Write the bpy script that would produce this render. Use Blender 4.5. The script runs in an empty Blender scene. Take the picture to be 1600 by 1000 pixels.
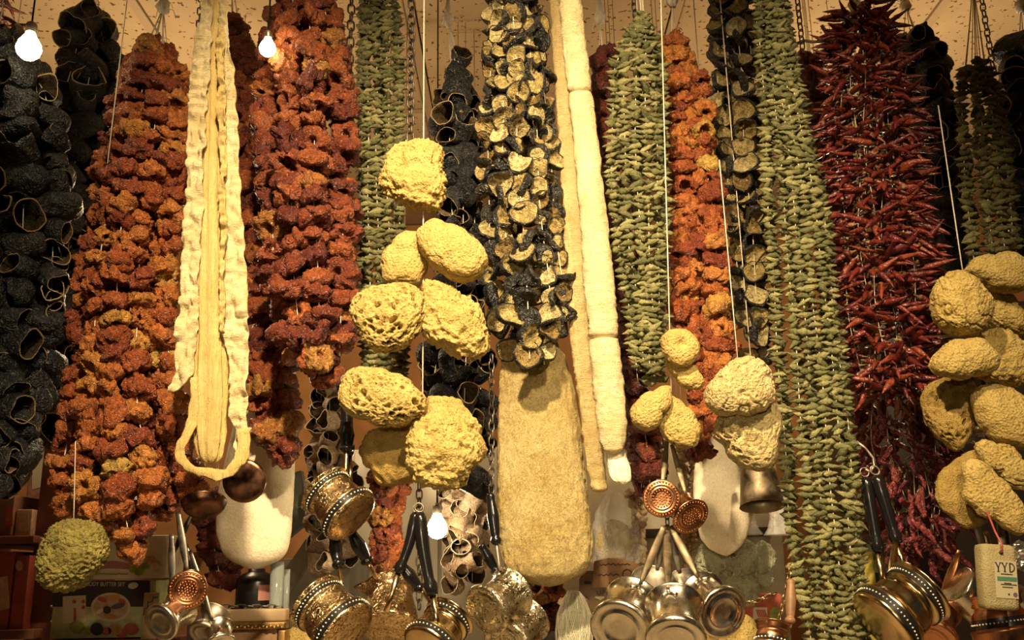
import bpy, math, random
import numpy as np
from mathutils import Matrix, Vector, Euler

# ------------------------------------------------------------------ scene, camera, light
SC = bpy.context.scene
COL = SC.collection
PI = math.pi

CAM = Vector((0.0, 0.0, 1.55))
FPX = 1500.0
PITCH = math.radians(15.0)
ROLL = math.radians(-1.1)
_fwd = Vector((0, math.cos(PITCH), math.sin(PITCH)))
_r0 = Vector((1, 0, 0))
_u0 = Vector((0, -math.sin(PITCH), math.cos(PITCH)))
_right = _r0 * math.cos(ROLL) + _u0 * math.sin(ROLL)
_up = _u0 * math.cos(ROLL) - _r0 * math.sin(ROLL)

cam_data = bpy.data.cameras.new('camera')
cam_data.sensor_width = 36.0
cam_data.lens = 36.0 * FPX / 1600.0
cam_data.clip_start = 0.02
cam_obj = bpy.data.objects.new('camera', cam_data)
COL.objects.link(cam_obj)
cam_obj.matrix_world = Matrix((
    (_right.x, _up.x, -_fwd.x, CAM.x),
    (_right.y, _up.y, -_fwd.y, CAM.y),
    (_right.z, _up.z, -_fwd.z, CAM.z),
    (0, 0, 0, 1)))
SC.camera = cam_obj

SC.view_settings.view_transform = 'Standard'
SC.view_settings.look = 'None'
SC.view_settings.gamma = 1.0
SC.view_settings.use_curve_mapping = False
SC.view_settings.exposure = 0.0

world = bpy.data.worlds.new('world')
SC.world = world
world.use_nodes = True
_bg = world.node_tree.nodes['Background']
_bg.inputs['Color'].default_value = (0.52, 0.55, 0.50, 1)
_bg.inputs['Strength'].default_value = 0.05


def spot(name, loc, aim, power, size_deg, blend, radius, color):
    d = bpy.data.lights.new(name, 'SPOT')
    d.energy = power
    d.spot_size = math.radians(size_deg)
    d.spot_blend = blend
    d.shadow_soft_size = radius
    d.color = color
    o = bpy.data.objects.new(name, d)
    COL.objects.link(o)
    o.location = loc
    o.rotation_euler = (Vector(aim) - Vector(loc)).to_track_quat('-Z', 'Y').to_euler()
    return o


WARM = (1.0, 0.77, 0.47)
# shop spotlights on the market side, above and in front of the stall
spot('stall_spotlight', (-0.12, 0.22, 2.72), (0.0, 1.5, 1.78), 265, 72, 1.0, 0.035, WARM)
spot('stall_spotlight', (0.45, -0.25, 2.62), (0.12, 1.5, 1.74), 130, 58, 1.0, 0.04, WARM)
# unseen fill added on the aisle side to brighten the lower goods
spot('aisle_fill', (-0.25, -1.3, 1.70), (0.05, 1.7, 1.52), 85, 36, 1.0, 0.10, WARM)
# lamp inside the shop, lighting ceiling and shelves behind the garlands
for _x, _e in ((-0.75, 14), (0.85, 14)):
    _d = bpy.data.lights.new('shop_lamp', 'POINT')
    _d.energy = _e
    _d.shadow_soft_size = 0.10
    _d.color = (1.0, 0.74, 0.44)
    _o = bpy.data.objects.new('shop_lamp', _d)
    COL.objects.link(_o)
    _o.location = (_x, 2.05, 2.25)

# ------------------------------------------------------------------ helpers
RNG = random.Random(7)
NPR = np.random.RandomState(11)


def P(px, py, Y):
    """World point that stands at depth Y on the sight line of a photograph pixel."""
    d = _right * ((px - 800.0) / FPX) + _up * ((500.0 - py) / FPX) + _fwd
    return CAM + d * (Y / d.y)


def mpp(px, py, Y):
    """Metres for one pixel there."""
    d = _right * ((px - 800.0) / FPX) + _up * ((500.0 - py) / FPX) + _fwd
    return (Y / d.y) / FPX


def _hash(ix, iy, iz, seed):
    h = (ix.astype(np.int64) * 374761393 + iy.astype(np.int64) * 668265263 + iz.astype(np.int64) * 2147483647 + seed * 974634777) & 0xFFFFFFFF
    h = ((h ^ (h >> 13)) * 1274126177) & 0xFFFFFFFF
    h = ((h ^ (h >> 16)) * 2246822519) & 0xFFFFFFFF
    return ((h ^ (h >> 15)) & 0xFFFFFF) / float(0xFFFFFF)


def noise(p, seed=0):
    """Value noise in -1..1 for an (N,3) array."""
    p = np.asarray(p, float)
    i = np.floor(p).astype(np.int64)
    f = p - i
    f = f * f * f * (f * (f * 6 - 15) + 10)
    out = 0
    for dx in (0, 1):
        wx = f[:, 0] if dx else 1 - f[:, 0]
        for dy in (0, 1):
            wy = f[:, 1] if dy else 1 - f[:, 1]
            for dz in (0, 1):
                wz = f[:, 2] if dz else 1 - f[:, 2]
                out = out + wx * wy * wz * _hash(i[:, 0] + dx, i[:, 1] + dy, i[:, 2] + dz, seed)
    return out * 2 - 1


def fbm(p, octaves=3, seed=0, gain=0.5):
    a, s, t = 1.0, 0.0, 0.0
    p = np.asarray(p, float)
    for k in range(octaves):
        s = s + a * noise(p * (2.03 ** k) + 17.3 * k, seed + k)
        t += a
        a *= gain
    return s / t


def nvec(p, seed=0):
    return np.stack([noise(p, seed), noise(p + 31.7, seed + 5), noise(p - 47.1, seed + 9)], 1)


def worley(p, seed=0):
    p = np.asarray(p, float)
    i = np.floor(p).astype(np.int64)
    best = np.full(len(p), 9.0)
    sec = np.full(len(p), 9.0)
    for dx in (-1, 0, 1):
        for dy in (-1, 0, 1):
            for dz in (-1, 0, 1):
                c = i + np.array([dx, dy, dz])
                q = np.stack([c[:, 0] + _hash(c[:, 0], c[:, 1], c[:, 2], seed),
                              c[:, 1] + _hash(c[:, 0], c[:, 1], c[:, 2], seed + 1),
                              c[:, 2] + _hash(c[:, 0], c[:, 1], c[:, 2], seed + 2)], 1)
                d = np.linalg.norm(q - p, axis=1)
                sec = np.where(d < best, best, np.minimum(sec, d))
                best = np.minimum(best, d)
    return best, sec


def smooth(x, a, b):
    t = np.clip((x - a) / (b - a), 0, 1)
    return t * t * (3 - 2 * t)


def mesh(name, V, F, mats=(), midx=None, flat=False):
    me = bpy.data.meshes.new(name)
    me.from_pydata([tuple(map(float, v)) for v in V], [], [tuple(int(i) for i in f) for f in F])
    for m in mats:
        me.materials.append(m)
    if midx is not None:
        me.polygons.foreach_set('material_index', np.asarray(midx, dtype=np.int32))
    if not flat:
        me.polygons.foreach_set('use_smooth', np.ones(len(me.polygons), dtype=bool))
    me.update()
    return me


def put(name, me, parent=None, loc=None, mat=None):
    o = bpy.data.objects.new(name, me)
    COL.objects.link(o)
    if parent is not None:
        o.parent = parent
    if mat is not None:
        o.matrix_local = mat
    if loc is not None:
        o.location = loc
    return o


def tag(o, label, cat, group=None, kind=None):
    o['label'] = label
    o['category'] = cat
    if group:
        o['group'] = group
    if kind:
        o['kind'] = kind
    return o


def thing(name, loc, label, cat, group=None):
    o = bpy.data.objects.new(name, None)
    o.empty_display_size = 0.02
    COL.objects.link(o)
    o.location = loc
    return tag(o, label, cat, group)


def struct(name, me, loc=None):
    o = put(name, me, None, loc)
    o['kind'] = 'structure'
    return o


def grid_faces(nr, nc, wrap=True):
    """Quads of nr rings of nc points."""
    F = []
    m = nc if wrap else nc - 1
    for r in range(nr - 1):
        for c in range(m):
            c2 = (c + 1) % nc
            F.append((r * nc + c, r * nc + c2, (r + 1) * nc + c2, (r + 1) * nc + c))
    return F


def lathe(profile, seg=32, caps=True):
    """Surface of revolution about Z from (r, z) pairs."""
    a = np.linspace(0, 2 * PI, seg, endpoint=False)
    V = []
    for r, z in profile:
        V.append(np.stack([r * np.cos(a), r * np.sin(a), np.full(seg, z)], 1))
    V = np.concatenate(V)
    F = grid_faces(len(profile), seg)
    if caps:
        if profile[0][0] > 1e-6:
            F.append(tuple(range(seg))[::-1])
        if profile[-1][0] > 1e-6:
            b = (len(profile) - 1) * seg
            F.append(tuple(b + k for k in range(seg)))
    return V, F


def tube(points, radii, seg=6, cap=True, squash=1.0, squash_dir=None):
    """Tube along a polyline with a radius at each point."""
    pts = [Vector(p) for p in points]
    n = len(pts)
    if not hasattr(radii, '__len__'):
        radii = [radii] * n
    V = []
    prev = None
    for i, p in enumerate(pts):
        t = (pts[min(i + 1, n - 1)] - pts[max(i - 1, 0)])
        if t.length < 1e-9:
            t = Vector((0, 0, 1))
        t.normalize()
        if prev is None:
            ref = squash_dir if squash_dir is not None else (Vector((0, 1, 0)) if abs(t.y) < 0.9 else Vector((1, 0, 0)))
            s = t.cross(ref).normalized()
        else:
            s = (prev - t * prev.dot(t)).normalized()
        prev = s
        u = t.cross(s)
        for k in range(seg):
            a = 2 * PI * k / seg
            V.append(p + s * (math.cos(a) * radii[i]) + u * (math.sin(a) * radii[i] * squash))
    F = grid_faces(n, seg)
    if cap:
        F.append(tuple(range(seg))[::-1])
        F.append(tuple((n - 1) * seg + k for k in range(seg)))
    return V, F


def join(parts):
    """[(V, F[, m])] -> V, F, midx"""
    V, F, M = [], [], []
    for p in parts:
        b = len(V)
        V.extend(p[0])
        F.extend([tuple(i + b for i in f) for f in p[1]])
        M.extend([p[2] if len(p) > 2 else 0] * len(p[1]))
    return V, F, M


def box(x0, x1, y0, y1, z0, z1, bev=0.0):
    if bev <= 0:
        V = [(x, y, z) for z in (z0, z1) for y in (y0, y1) for x in (x0, x1)]
        F = [(0, 2, 3, 1), (4, 5, 7, 6), (0, 1, 5, 4), (2, 6, 7, 3), (0, 4, 6, 2), (1, 3, 7, 5)]
        return V, F
    import bmesh
    bm = bmesh.new()
    bmesh.ops.create_cube(bm, size=1.0)
    for v in bm.verts:
        v.co = Vector(((x0 + x1) / 2 + v.co.x * (x1 - x0), (y0 + y1) / 2 + v.co.y * (y1 - y0), (z0 + z1) / 2 + v.co.z * (z1 - z0)))
    bmesh.ops.bevel(bm, geom=bm.edges[:], offset=bev, segments=2, profile=0.6, affect='EDGES')
    V = [tuple(v.co) for v in bm.verts]
    bm.verts.index_update()
    F = [tuple(v.index for v in f.verts) for f in bm.faces]
    bm.free()
    return V, F


def xform(VF, M):
    return [M @ Vector(v) for v in VF[0]], VF[1]


def ico(sub):
    import bmesh
    bm = bmesh.new()
    bmesh.ops.create_icosphere(bm, subdivisions=sub, radius=1.0)
    V = np.array([tuple(v.co) for v in bm.verts])
    bm.verts.index_update()
    F = [tuple(v.index for v in f.verts) for f in bm.faces]
    bm.free()
    return V, F

# ------------------------------------------------------------------ materials
class N:
    """Small node-tree builder."""
    def __init__(self, name):
        self.m = bpy.data.materials.new(name)
        self.m.use_nodes = True
        self.t = self.m.node_tree
        self.b = self.t.nodes['Principled BSDF']

    def new(self, kind, **kw):
        n = self.t.nodes.new(kind)
        for k, v in kw.items():
            setattr(n, k, v)
        return n

    def link(self, a, b):
        self.t.links.new(a, b)

    def rand(self):
        oi = self.new('ShaderNodeObjectInfo')
        ge = self.new('ShaderNodeNewGeometry')
        ad = self.new('ShaderNodeMath', operation='ADD')
        self.link(oi.outputs['Random'], ad.inputs[0])
        self.link(ge.outputs['Random Per Island'], ad.inputs[1])
        fr = self.new('ShaderNodeMath', operation='FRACT')
        self.link(ad.outputs[0], fr.inputs[0])
        return fr.outputs[0]

    def coord(self, scale=(1, 1, 1)):
        tc = self.new('ShaderNodeTexCoord')
        mp = self.new('ShaderNodeMapping')
        mp.inputs['Scale'].default_value = scale
        self.link(tc.outputs['Object'], mp.inputs['Vector'])
        return mp.outputs['Vector']

    def noise(self, scale, detail=3.0, rough=0.55, vec=None, dist=0.0):
        n = self.new('ShaderNodeTexNoise')
        n.inputs['Scale'].default_value = scale
        n.inputs['Detail'].default_value = detail
        n.inputs['Roughness'].default_value = rough
        n.inputs['Distortion'].default_value = dist
        self.link(vec if vec is not None else self.coord(), n.inputs['Vector'])
        return n.outputs['Fac']

    def voronoi(self, scale, feature='F1', vec=None, rnd=1.0):
        n = self.new('ShaderNodeTexVoronoi', feature=feature)
        n.inputs['Scale'].default_value = scale
        n.inputs['Randomness'].default_value = rnd
        self.link(vec if vec is not None else self.coord(), n.inputs['Vector'])
        return n.outputs['Distance']

    def ramp(self, fac, stops, interp='LINEAR'):
        r = self.new('ShaderNodeValToRGB')
        r.color_ramp.interpolation = interp
        el = r.color_ramp.elements
        while len(el) < len(stops):
            el.new(0.5)
        for e, (p, c) in zip(el, stops):
            e.position = p
            e.color = (*c, 1) if len(c) == 3 else c
        self.link(fac, r.inputs['Fac'])
        return r.outputs['Color']

    def mix(self, a, b, fac, blend='MIX'):
        n = self.new('ShaderNodeMix', data_type='RGBA', blend_type=blend)
        for sock, v in ((n.inputs[6], a), (n.inputs[7], b), (n.inputs[0], fac)):
            if isinstance(v, (int, float)):
                sock.default_value = v
            elif isinstance(v, tuple):
                sock.default_value = (*v, 1)
            else:
                self.link(v, sock)
        return n.outputs[2]

    def color(self, v):
        if isinstance(v, tuple):
            self.b.inputs['Base Color'].default_value = (*v, 1)
        else:
            self.link(v, self.b.inputs['Base Color'])

    def set(self, **kw):
        for k, v in kw.items():
            s = self.b.inputs[k.replace('_', ' ')]
            if isinstance(v, (int, float)):
                s.default_value = v
            elif isinstance(v, tuple):
                s.default_value = (*v, 1) if len(v) == 3 and s.type == 'RGBA' else v
            else:
                self.link(v, s)

    def bump(self, h, strength=0.5, dist=0.002, chain=None):
        n = self.new('ShaderNodeBump')
        n.inputs['Strength'].default_value = strength
        n.inputs['Distance'].default_value = dist
        self.link(h, n.inputs['Height'])
        if chain is not None:
            self.link(chain, n.inputs['Normal'])
        self.link(n.outputs['Normal'], self.b.inputs['Normal'])
        return n.outputs['Normal']


def simple(name, col, rough=0.6, metal=0.0, var=0.0, scale=30, bump=0.0, spec=0.5):
    n = N(name)
    if var > 0:
        f = n.noise(scale)
        dark = tuple(c * (1 - var) for c in col)
        lite = tuple(min(1, c * (1 + var)) for c in col)
        n.color(n.ramp(f, [(0.3, dark), (0.7, lite)]))
    else:
        n.color(col)
    n.set(Roughness=rough, Metallic=metal)
    n.b.inputs['Specular IOR Level'].default_value = spec
    if bump > 0:
        n.bump(n.noise(scale * 3), bump, 0.002)
    return n.m


def piece_mat(name, stops, rough=0.5, wr_scale=260, wr=0.6, spec=0.5, dark=0.55, wr_vec=None, dist=0.003, blotch=110):
    """Dried vegetable skin: colour differs from piece to piece, fine wrinkles."""
    n = N(name)
    geo = n.new('ShaderNodeNewGeometry')
    pos = geo.outputs['Position']
    base = n.ramp(n.rand(), stops)
    f = n.noise(blotch, 3, 0.6, pos)
    shade = n.ramp(f, [(0.32, (dark, dark, dark)), (0.62, (1.0, 1.0, 1.0))])
    n.color(n.mix(base, shade, 1.0, 'MULTIPLY'))
    n.set(Roughness=rough)
    n.b.inputs['Specular IOR Level'].default_value = spec
    fine = n.bump(n.noise(wr_scale * 2.2, 2, 0.6, pos, 0.5), wr * 0.35, dist * 0.5)
    rd = n.new('ShaderNodeMath', operation='SUBTRACT')
    n.link(n.noise(wr_scale * 0.48, 2, 0.5, pos, 2.0), rd.inputs[0])
    rd.inputs[1].default_value = 0.5
    ab = n.new('ShaderNodeMath', operation='ABSOLUTE')
    n.link(rd.outputs[0], ab.inputs[0])
    n.bump(ab.outputs[0], min(1.0, wr * 1.5), dist * 4.0, fine)
    return n.m


M = {}
M['pepper'] = piece_mat('dried_red_pepper_skin', [(0.0, (0.19, 0.032, 0.009)), (0.3, (0.32, 0.072, 0.015)), (0.7, (0.44, 0.13, 0.025)), (0.93, (0.50, 0.20, 0.035)), (1.0, (0.52, 0.34, 0.07))], 0.38, spec=0.5)
M['pepper_dark'] = piece_mat('dried_dark_red_pepper_skin', [(0.0, (0.11, 0.017, 0.008)), (0.4, (0.21, 0.042, 0.013)), (0.85, (0.34, 0.088, 0.02)), (1.0, (0.42, 0.20, 0.04))], 0.38, spec=0.5)
M['pepper_maroon'] = piece_mat('dried_maroon_pepper_skin', [(0.0, (0.10, 0.014, 0.008)), (0.6, (0.20, 0.035, 0.015)), (1.0, (0.28, 0.08, 0.03))], 0.45)
M['pepper_brown'] = piece_mat('dried_brown_pepper_skin', [(0.0, (0.12, 0.05, 0.03)), (0.6, (0.26, 0.12, 0.06)), (1.0, (0.42, 0.24, 0.13))], 0.45)
M['aub_out'] = piece_mat('dried_aubergine_skin', [(0.0, (0.005, 0.006, 0.007)), (0.6, (0.011, 0.012, 0.012)), (1.0, (0.022, 0.021, 0.016))], 0.5, 160, 0.9, 0.45, 0.5)
M['aub_in'] = piece_mat('dried_aubergine_flesh', [(0.0, (0.045, 0.028, 0.014)), (0.6, (0.09, 0.055, 0.025)), (1.0, (0.16, 0.10, 0.045))], 0.8, 220, 0.6, 0.2)
M['aub_rim'] = piece_mat('dried_aubergine_cut_edge', [(0.0, (0.26, 0.17, 0.07)), (0.6, (0.40, 0.28, 0.12)), (1.0, (0.50, 0.38, 0.18))], 0.8, 220, 0.3, 0.2, 0.6)
M['pale_out'] = piece_mat('dried_pale_aubergine_skin', [(0.0, (0.26, 0.16, 0.09)), (0.6, (0.46, 0.32, 0.20)), (1.0, (0.66, 0.52, 0.36))], 0.55, 200, 0.5)
M['pale_rim'] = piece_mat('dried_pale_aubergine_cut_edge', [(0.0, (0.60, 0.48, 0.34)), (1.0, (0.82, 0.72, 0.56))], 0.7, 200, 0.3)
M['slice_flesh'] = piece_mat('dried_slice_flesh', [(0.0, (0.26, 0.16, 0.045)), (0.35, (0.48, 0.35, 0.12)), (1.0, (0.66, 0.53, 0.24))], 0.75, 260, 1.0, 0.25, 0.4)
M['slice_skin'] = piece_mat('dried_slice_skin', [(0.0, (0.012, 0.012, 0.010)), (1.0, (0.035, 0.030, 0.020))], 0.4, 160, 0.8)
M['okra'] = piece_mat('dried_okra_skin', [(0.0, (0.095, 0.092, 0.030)), (0.5, (0.175, 0.165, 0.058)), (1.0, (0.29, 0.265, 0.105))], 0.6, 250, 0.4, 0.35, 0.62)
M['okra_dark'] = piece_mat('dried_dark_okra_skin', [(0.0, (0.11, 0.10, 0.035)), (0.5, (0.19, 0.175, 0.06)), (1.0, (0.28, 0.26, 0.10))], 0.6, 250, 0.4, 0.35, 0.62)
M['chili'] = piece_mat('dried_red_chili_skin', [(0.0, (0.075, 0.008, 0.007)), (0.5, (0.15, 0.018, 0.012)), (1.0, (0.24, 0.05, 0.022))], 0.36, 120, 0.35, 0.6, 0.6)
M['chili_dull'] = piece_mat('dried_purple_chili_skin', [(0.0, (0.11, 0.012, 0.016)), (0.5, (0.22, 0.03, 0.032)), (1.0, (0.32, 0.08, 0.065))], 0.35, 160, 0.9, 0.5, 0.5)
M['stalk'] = simple('dried_stalk', (0.20, 0.13, 0.05), 0.7, 0, 0.3, 200)
M['thread'] = simple('cotton_thread', (0.62, 0.54, 0.40), 0.85, 0, 0.15, 300)
M['shell'] = piece_mat('pale_shell', [(0.0, (0.40, 0.26, 0.13)), (1.0, (0.62, 0.46, 0.28))], 0.5, 200, 0.3)

# ------------------------------------------------------------------ the shop: ceiling, walls
ZC = 2.78
YB = 3.30


def ceiling_tile_mat():
    n = N('speckled_ceiling_tile')
    v = n.coord()
    pits = n.noise(78, 1.5, 0.5, v)
    fis = n.voronoi(60, 'F1', v)
    col = n.ramp(pits, [(0.33, (0.15, 0.08, 0.03)), (0.37, (0.54, 0.39, 0.21))])
    big = n.ramp(n.noise(9, 2, 0.5, v), [(0.3, (0.85, 0.85, 0.85)), (0.7, (1, 1, 1))])
    n.color(n.mix(col, big, 1.0, 'MULTIPLY'))
    n.set(Roughness=0.95)
    n.bump(n.ramp(pits, [(0.28, (0, 0, 0)), (0.38, (1, 1, 1))]), 0.5, 0.004)
    return n.m


M['tile'] = ceiling_tile_mat()
M['tbar'] = simple('ceiling_grid_metal', (0.42, 0.30, 0.17), 0.6, 0, 0.1, 5)
M['orange_wall'] = simple('orange_plaster', (0.55, 0.27, 0.10), 0.9, 0, 0.12, 14, 0.15)
M['wood_red'] = simple('reddish_wood', (0.16, 0.055, 0.025), 0.5, 0, 0.35, 9, 0.1)
M['dark_floor'] = simple('dark_stone_floor', (0.08, 0.06, 0.045), 0.6, 0, 0.2, 6)

ceil = struct('ceiling', mesh('ceiling', *box(-2.6, 2.6, -0.9, YB + 0.1, ZC + 0.025, ZC + 0.10), [M['tbar']], flat=True))
TILE = 0.60
X_LINE = P(667, 90, 2.2).x - 0.01
tile_me = mesh('tile', *box(-TILE / 2 + .012, TILE / 2 - .012, -TILE / 2 + .012, TILE / 2 - .012, 0.0, 0.022, 0.003), [M['tile']])
_dy = P(720, 172, 1.0)
_yl = 1.0 * (ZC - CAM.z) / (_dy.z - CAM.z)          # a grid line of the ceiling crosses there
for i in range(-4, 5):
    for j in range(-4, 3):
        x = X_LINE + (i + 0.5) * TILE
        y = _yl + (j + 0.5) * TILE
        if abs(x) < 2.3 and -0.5 < y < YB - 0.3:
            put('tile', tile_me, ceil, (x, y, ZC))
bar_long = mesh('grid_bar', *box(-0.010, 0.010, -0.6, YB, ZC - 0.004, ZC + 0.0245), [M['tbar']], flat=True)
for i in range(-4, 5):
    put('grid_bar', bar_long, ceil, (X_LINE + i * TILE, 0, 0))
bar_cross = mesh('grid_bar', *box(-2.5, 2.5, -0.010, 0.010, ZC - 0.002, ZC + 0.0245), [M['tbar']], flat=True)
for j in range(-4, 3):
    put('grid_bar', bar_cross, ceil, (0, _yl + j * TILE, 0))

struct('wall_back', mesh('wall_back', *box(-2.6, 2.6, YB, YB + 0.1, 0, ZC + 0.02), [M['orange_wall']], flat=True))
struct('wall_left', mesh('wall_left', *box(-2.6, -2.5, 0.4, YB, 0, ZC + 0.02), [M['orange_wall']], flat=True))
struct('wall_right', mesh('wall_right', *box(2.5, 2.6, 0.4, YB, 0, ZC + 0.02), [M['orange_wall']], flat=True))
struct('floor', mesh('floor', *box(-2.6, 2.6, -2.0, YB + 0.1, -0.05, 0), [M['dark_floor']], flat=True))

# ------------------------------------------------------------------ counter under the goods, shop across the aisle
M['pale_counter'] = simple('pale_laminate', (0.42, 0.33, 0.22), 0.5, 0, 0.1, 4)
M['aisle_wall'] = simple('cream_plaster', (0.26, 0.20, 0.13), 0.9, 0, 0.12, 3)
_k = thing('stall_counter', (0, 1.35, 0), 'pale counter the stall goods hang over', 'counter')
put('top', mesh('top', *box(-1.9, 1.9, -0.45, 0.75, 0.98, 1.02, 0.004), [M['pale_counter']]), _k)
put('front_panel', mesh('front_panel', *box(-1.85, 1.85, -0.42, -0.38, 0.0, 0.98), [M['wood_red']], flat=True), _k)
for s in (-1, 1):
    put('side_panel', mesh('side_panel', *box(s * 1.83 - .02, s * 1.83 + .02, -0.38, 0.72, 0.0, 0.98), [M['wood_red']], flat=True), _k)
struct('wall_front', mesh('wall_front', *box(-2.6, 2.6, -2.1, -2.0, 0, ZC + 0.02), [M['aisle_wall']], flat=True))

# ------------------------------------------------------------------ dried vegetable pieces (unit size, shared meshes)
def resample(prof, n):
    p = np.array(prof, float)
    d = np.r_[0, np.cumsum(np.linalg.norm(np.diff(p, axis=0), axis=1))]
    t = np.linspace(0, d[-1], n)
    return np.stack([np.interp(t, d, p[:, 0]), np.interp(t, d, p[:, 1])], 1)


def ring_surface(prof, seg):
    a = np.linspace(0, 2 * PI, seg, endpoint=False)
    R = np.repeat(prof[:, 0], seg)
    Z = np.repeat(prof[:, 1], seg)
    A = np.tile(a, len(prof))
    return R, Z, A


def pepper_mesh(seed, mat, openness=0.5, seg=44, nr=30):
    """A shrivelled pepper: a squat cup with deep lobes, a sunken mouth and creases running over it."""
    r = np.random.RandomState(seed)
    hole = 0.16 + 0.30 * openness * r.rand()
    prof = resample([(0.02, -0.42), (0.40, -0.60), (0.80, -0.48), (1.0, -0.1), (0.96, 0.25), (0.75, 0.52), (hole + .16, 0.58), (hole, 0.40), (hole * 0.9, 0.0), (0.12, -0.2), (0.01, -0.22)], nr)
    R, Z, A = ring_surface(prof, seg)
    Z = Z * r.uniform(0.72, 1.12)
    k = r.randint(4, 8)
    ph = r.rand() * 6
    tw = r.uniform(-1.2, 1.2)
    ring = np.stack([np.cos(A), np.sin(A), A * 0 + seed * 1.7], 1)
    warp = 0.9 * noise(ring * 1.1 + Z[:, None] * 0.5, seed + 8)
    fold = np.abs(np.sin(k * 0.5 * A + ph + tw * Z + warp))
    deep = 1 - fold
    R = R * (1 - 0.30 * deep ** 3 * smooth(R, 0.1, 0.8))
    # fine creases running from mouth to base
    cr = noise(np.stack([np.cos(A) * 5.5 + warp, np.sin(A) * 5.5, Z * 1.3 + seed * 3], 1), seed + 4)
    R = R * (1 + 0.12 * (0.5 - np.abs(cr) * 1.6))
    V = np.stack([R * np.cos(A), R * np.sin(A), Z], 1)
    V = V + 0.22 * nvec(V * 0.9 + seed * 3.1, seed)
    V = V + 0.14 * nvec(V * 1.9 + seed, seed + 3)
    nrm = V / (np.linalg.norm(V, axis=1, keepdims=True) + 1e-6)
    wr = 0.5 - np.abs(noise(V * 4.2 + seed * 7 + 0.4 * nvec(V * 2.0, seed + 6), seed + 5)) * 1.8
    V = V + nrm * (0.12 * wr + 0.045 * (0.5 - 1.8 * np.abs(noise(V * 8.5 + seed, seed + 11))))[:, None]
    V *= np.array([r.uniform(0.9, 1.2), r.uniform(0.8, 1.05), 1.0])
    V -= V.mean(0)
    return mesh('dried_pepper', V, grid_faces(nr, seg), [mat])


def aubergine_mesh(seed, mats, seg=28):
    """A hollowed dried aubergine: a crumpled tube with one closed end, its cut edge pale."""
    r = np.random.RandomState(seed + 500)
    L = r.uniform(0.75, 1.35)
    flare = r.uniform(-0.12, 0.10)
    outer = resample([(0.02, -L), (0.34, -L * 1.0), (0.64, -L * 0.82), (0.76, -L * 0.4), (0.78, 0.2), (0.76 + flare, L * .8)], 15)
    w = 0.055
    inner = resample([(0.76 + flare - w, L * .8 - 0.01), (0.70, 0.2), (0.64, -L * 0.35), (0.5, -L * 0.72), (0.02, -L * 0.86)], 9)
    prof = np.concatenate([outer, inner])
    R, Z, A = ring_surface(prof, seg)
    a2, a3, a5 = r.uniform(0.05, 0.26), r.uniform(0.0, 0.14), r.uniform(0.0, 0.07)
    p2, p3 = r.rand() * 6, r.rand() * 6
    grow = smooth(Z, -L, L * 0.8)
    R = R * (1 + (a2 * np.cos(2 * A + p2) + a3 * np.cos(3 * A + p3) + a5 * np.cos(5 * A + p2 * 2)) * (0.35 + 0.65 * grow))
    ring = np.stack([np.cos(A), np.sin(A), A * 0 + seed], 1)
    Z = Z + grow * 0.10 * noise(ring * 1.3, seed) * 2
    rad = np.stack([np.cos(A), np.sin(A), A * 0], 1)
    wr = 0.5 - np.abs(noise(np.stack([np.cos(A) * 3.2, np.sin(A) * 3.2, Z * 1.0 + seed], 1), seed + 2)) * 1.7
    wr2 = noise(np.stack([np.cos(A) * 6, np.sin(A) * 6, Z * 3 + seed], 1), seed + 6)
    V = np.stack([R * np.cos(A), R * np.sin(A), Z], 1)
    V = V + rad * (0.10 * wr + 0.035 * wr2)[:, None] * (0.25 + 0.75 * (1 - smooth(Z, L * 0.4, L * 0.8)))[:, None]
    V = V + 0.14 * nvec(V * 0.8 + seed * 2.3, seed + 1)
    F = grid_faces(len(prof), seg)
    mi = np.concatenate([np.full(14 * seg, 0), np.full(seg, 2), np.full(8 * seg, 1)])
    return mesh('dried_aubergine', V, F, mats, mi)


def slice_mesh(seed, mats, seg=26):
    """A dried slice: puckered pale flesh in a curled ring of black skin."""
    r = np.random.RandomState(seed + 900)
    th = r.uniform(0.20, 0.36)
    prof = np.array([(0.02, th * .5), (0.2, th * .5), (0.38, th * .5), (0.55, th * 0.6), (0.7, th * 0.75), (0.82, th * 0.95), (0.90, th * 1.15), (0.98, th * 1.1), (1.02, th * 0.5), (1.0, -th * 0.5), (0.9, -th * 0.9), (0.6, -th), (0.3, -th), (0.02, -th)])
    R, Z, A = ring_surface(prof, seg)
    ring = np.stack([np.cos(A), np.sin(A), A * 0 + seed], 1)
    R = R * (1 + 0.13 * noise(ring * 1.3, seed) + 0.05 * noise(ring * 4, seed + 3))
    V = np.stack([R * np.cos(A), R * np.sin(A), Z], 1)
    flat = 1 - smooth(R, 0.75, 0.95)
    wr = 0.5 - 1.7 * np.abs(noise(V * 2.8 + seed * 5, seed + 2))
    V[:, 2] += (0.16 * wr + 0.10 * noise(V * 6 + seed, seed + 7)) * flat
    c1, c2 = r.uniform(-0.5, 0.6), r.uniform(0.05, 0.5)
    V[:, 2] += c1 * V[:, 0] ** 2 + c2 * V[:, 1] ** 2
    V[:, 0] *= r.uniform(0.75, 1.0)
    V = V + 0.24 * nvec(V * 0.9 + seed * 2.3, seed + 1)
    F = grid_faces(len(prof), seg)
    mi = np.concatenate([np.full(6 * seg, 0), np.full(5 * seg, 1), np.full(2 * seg, seed % 2)])
    return mesh('dried_slice', V, F, mats, mi)


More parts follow.
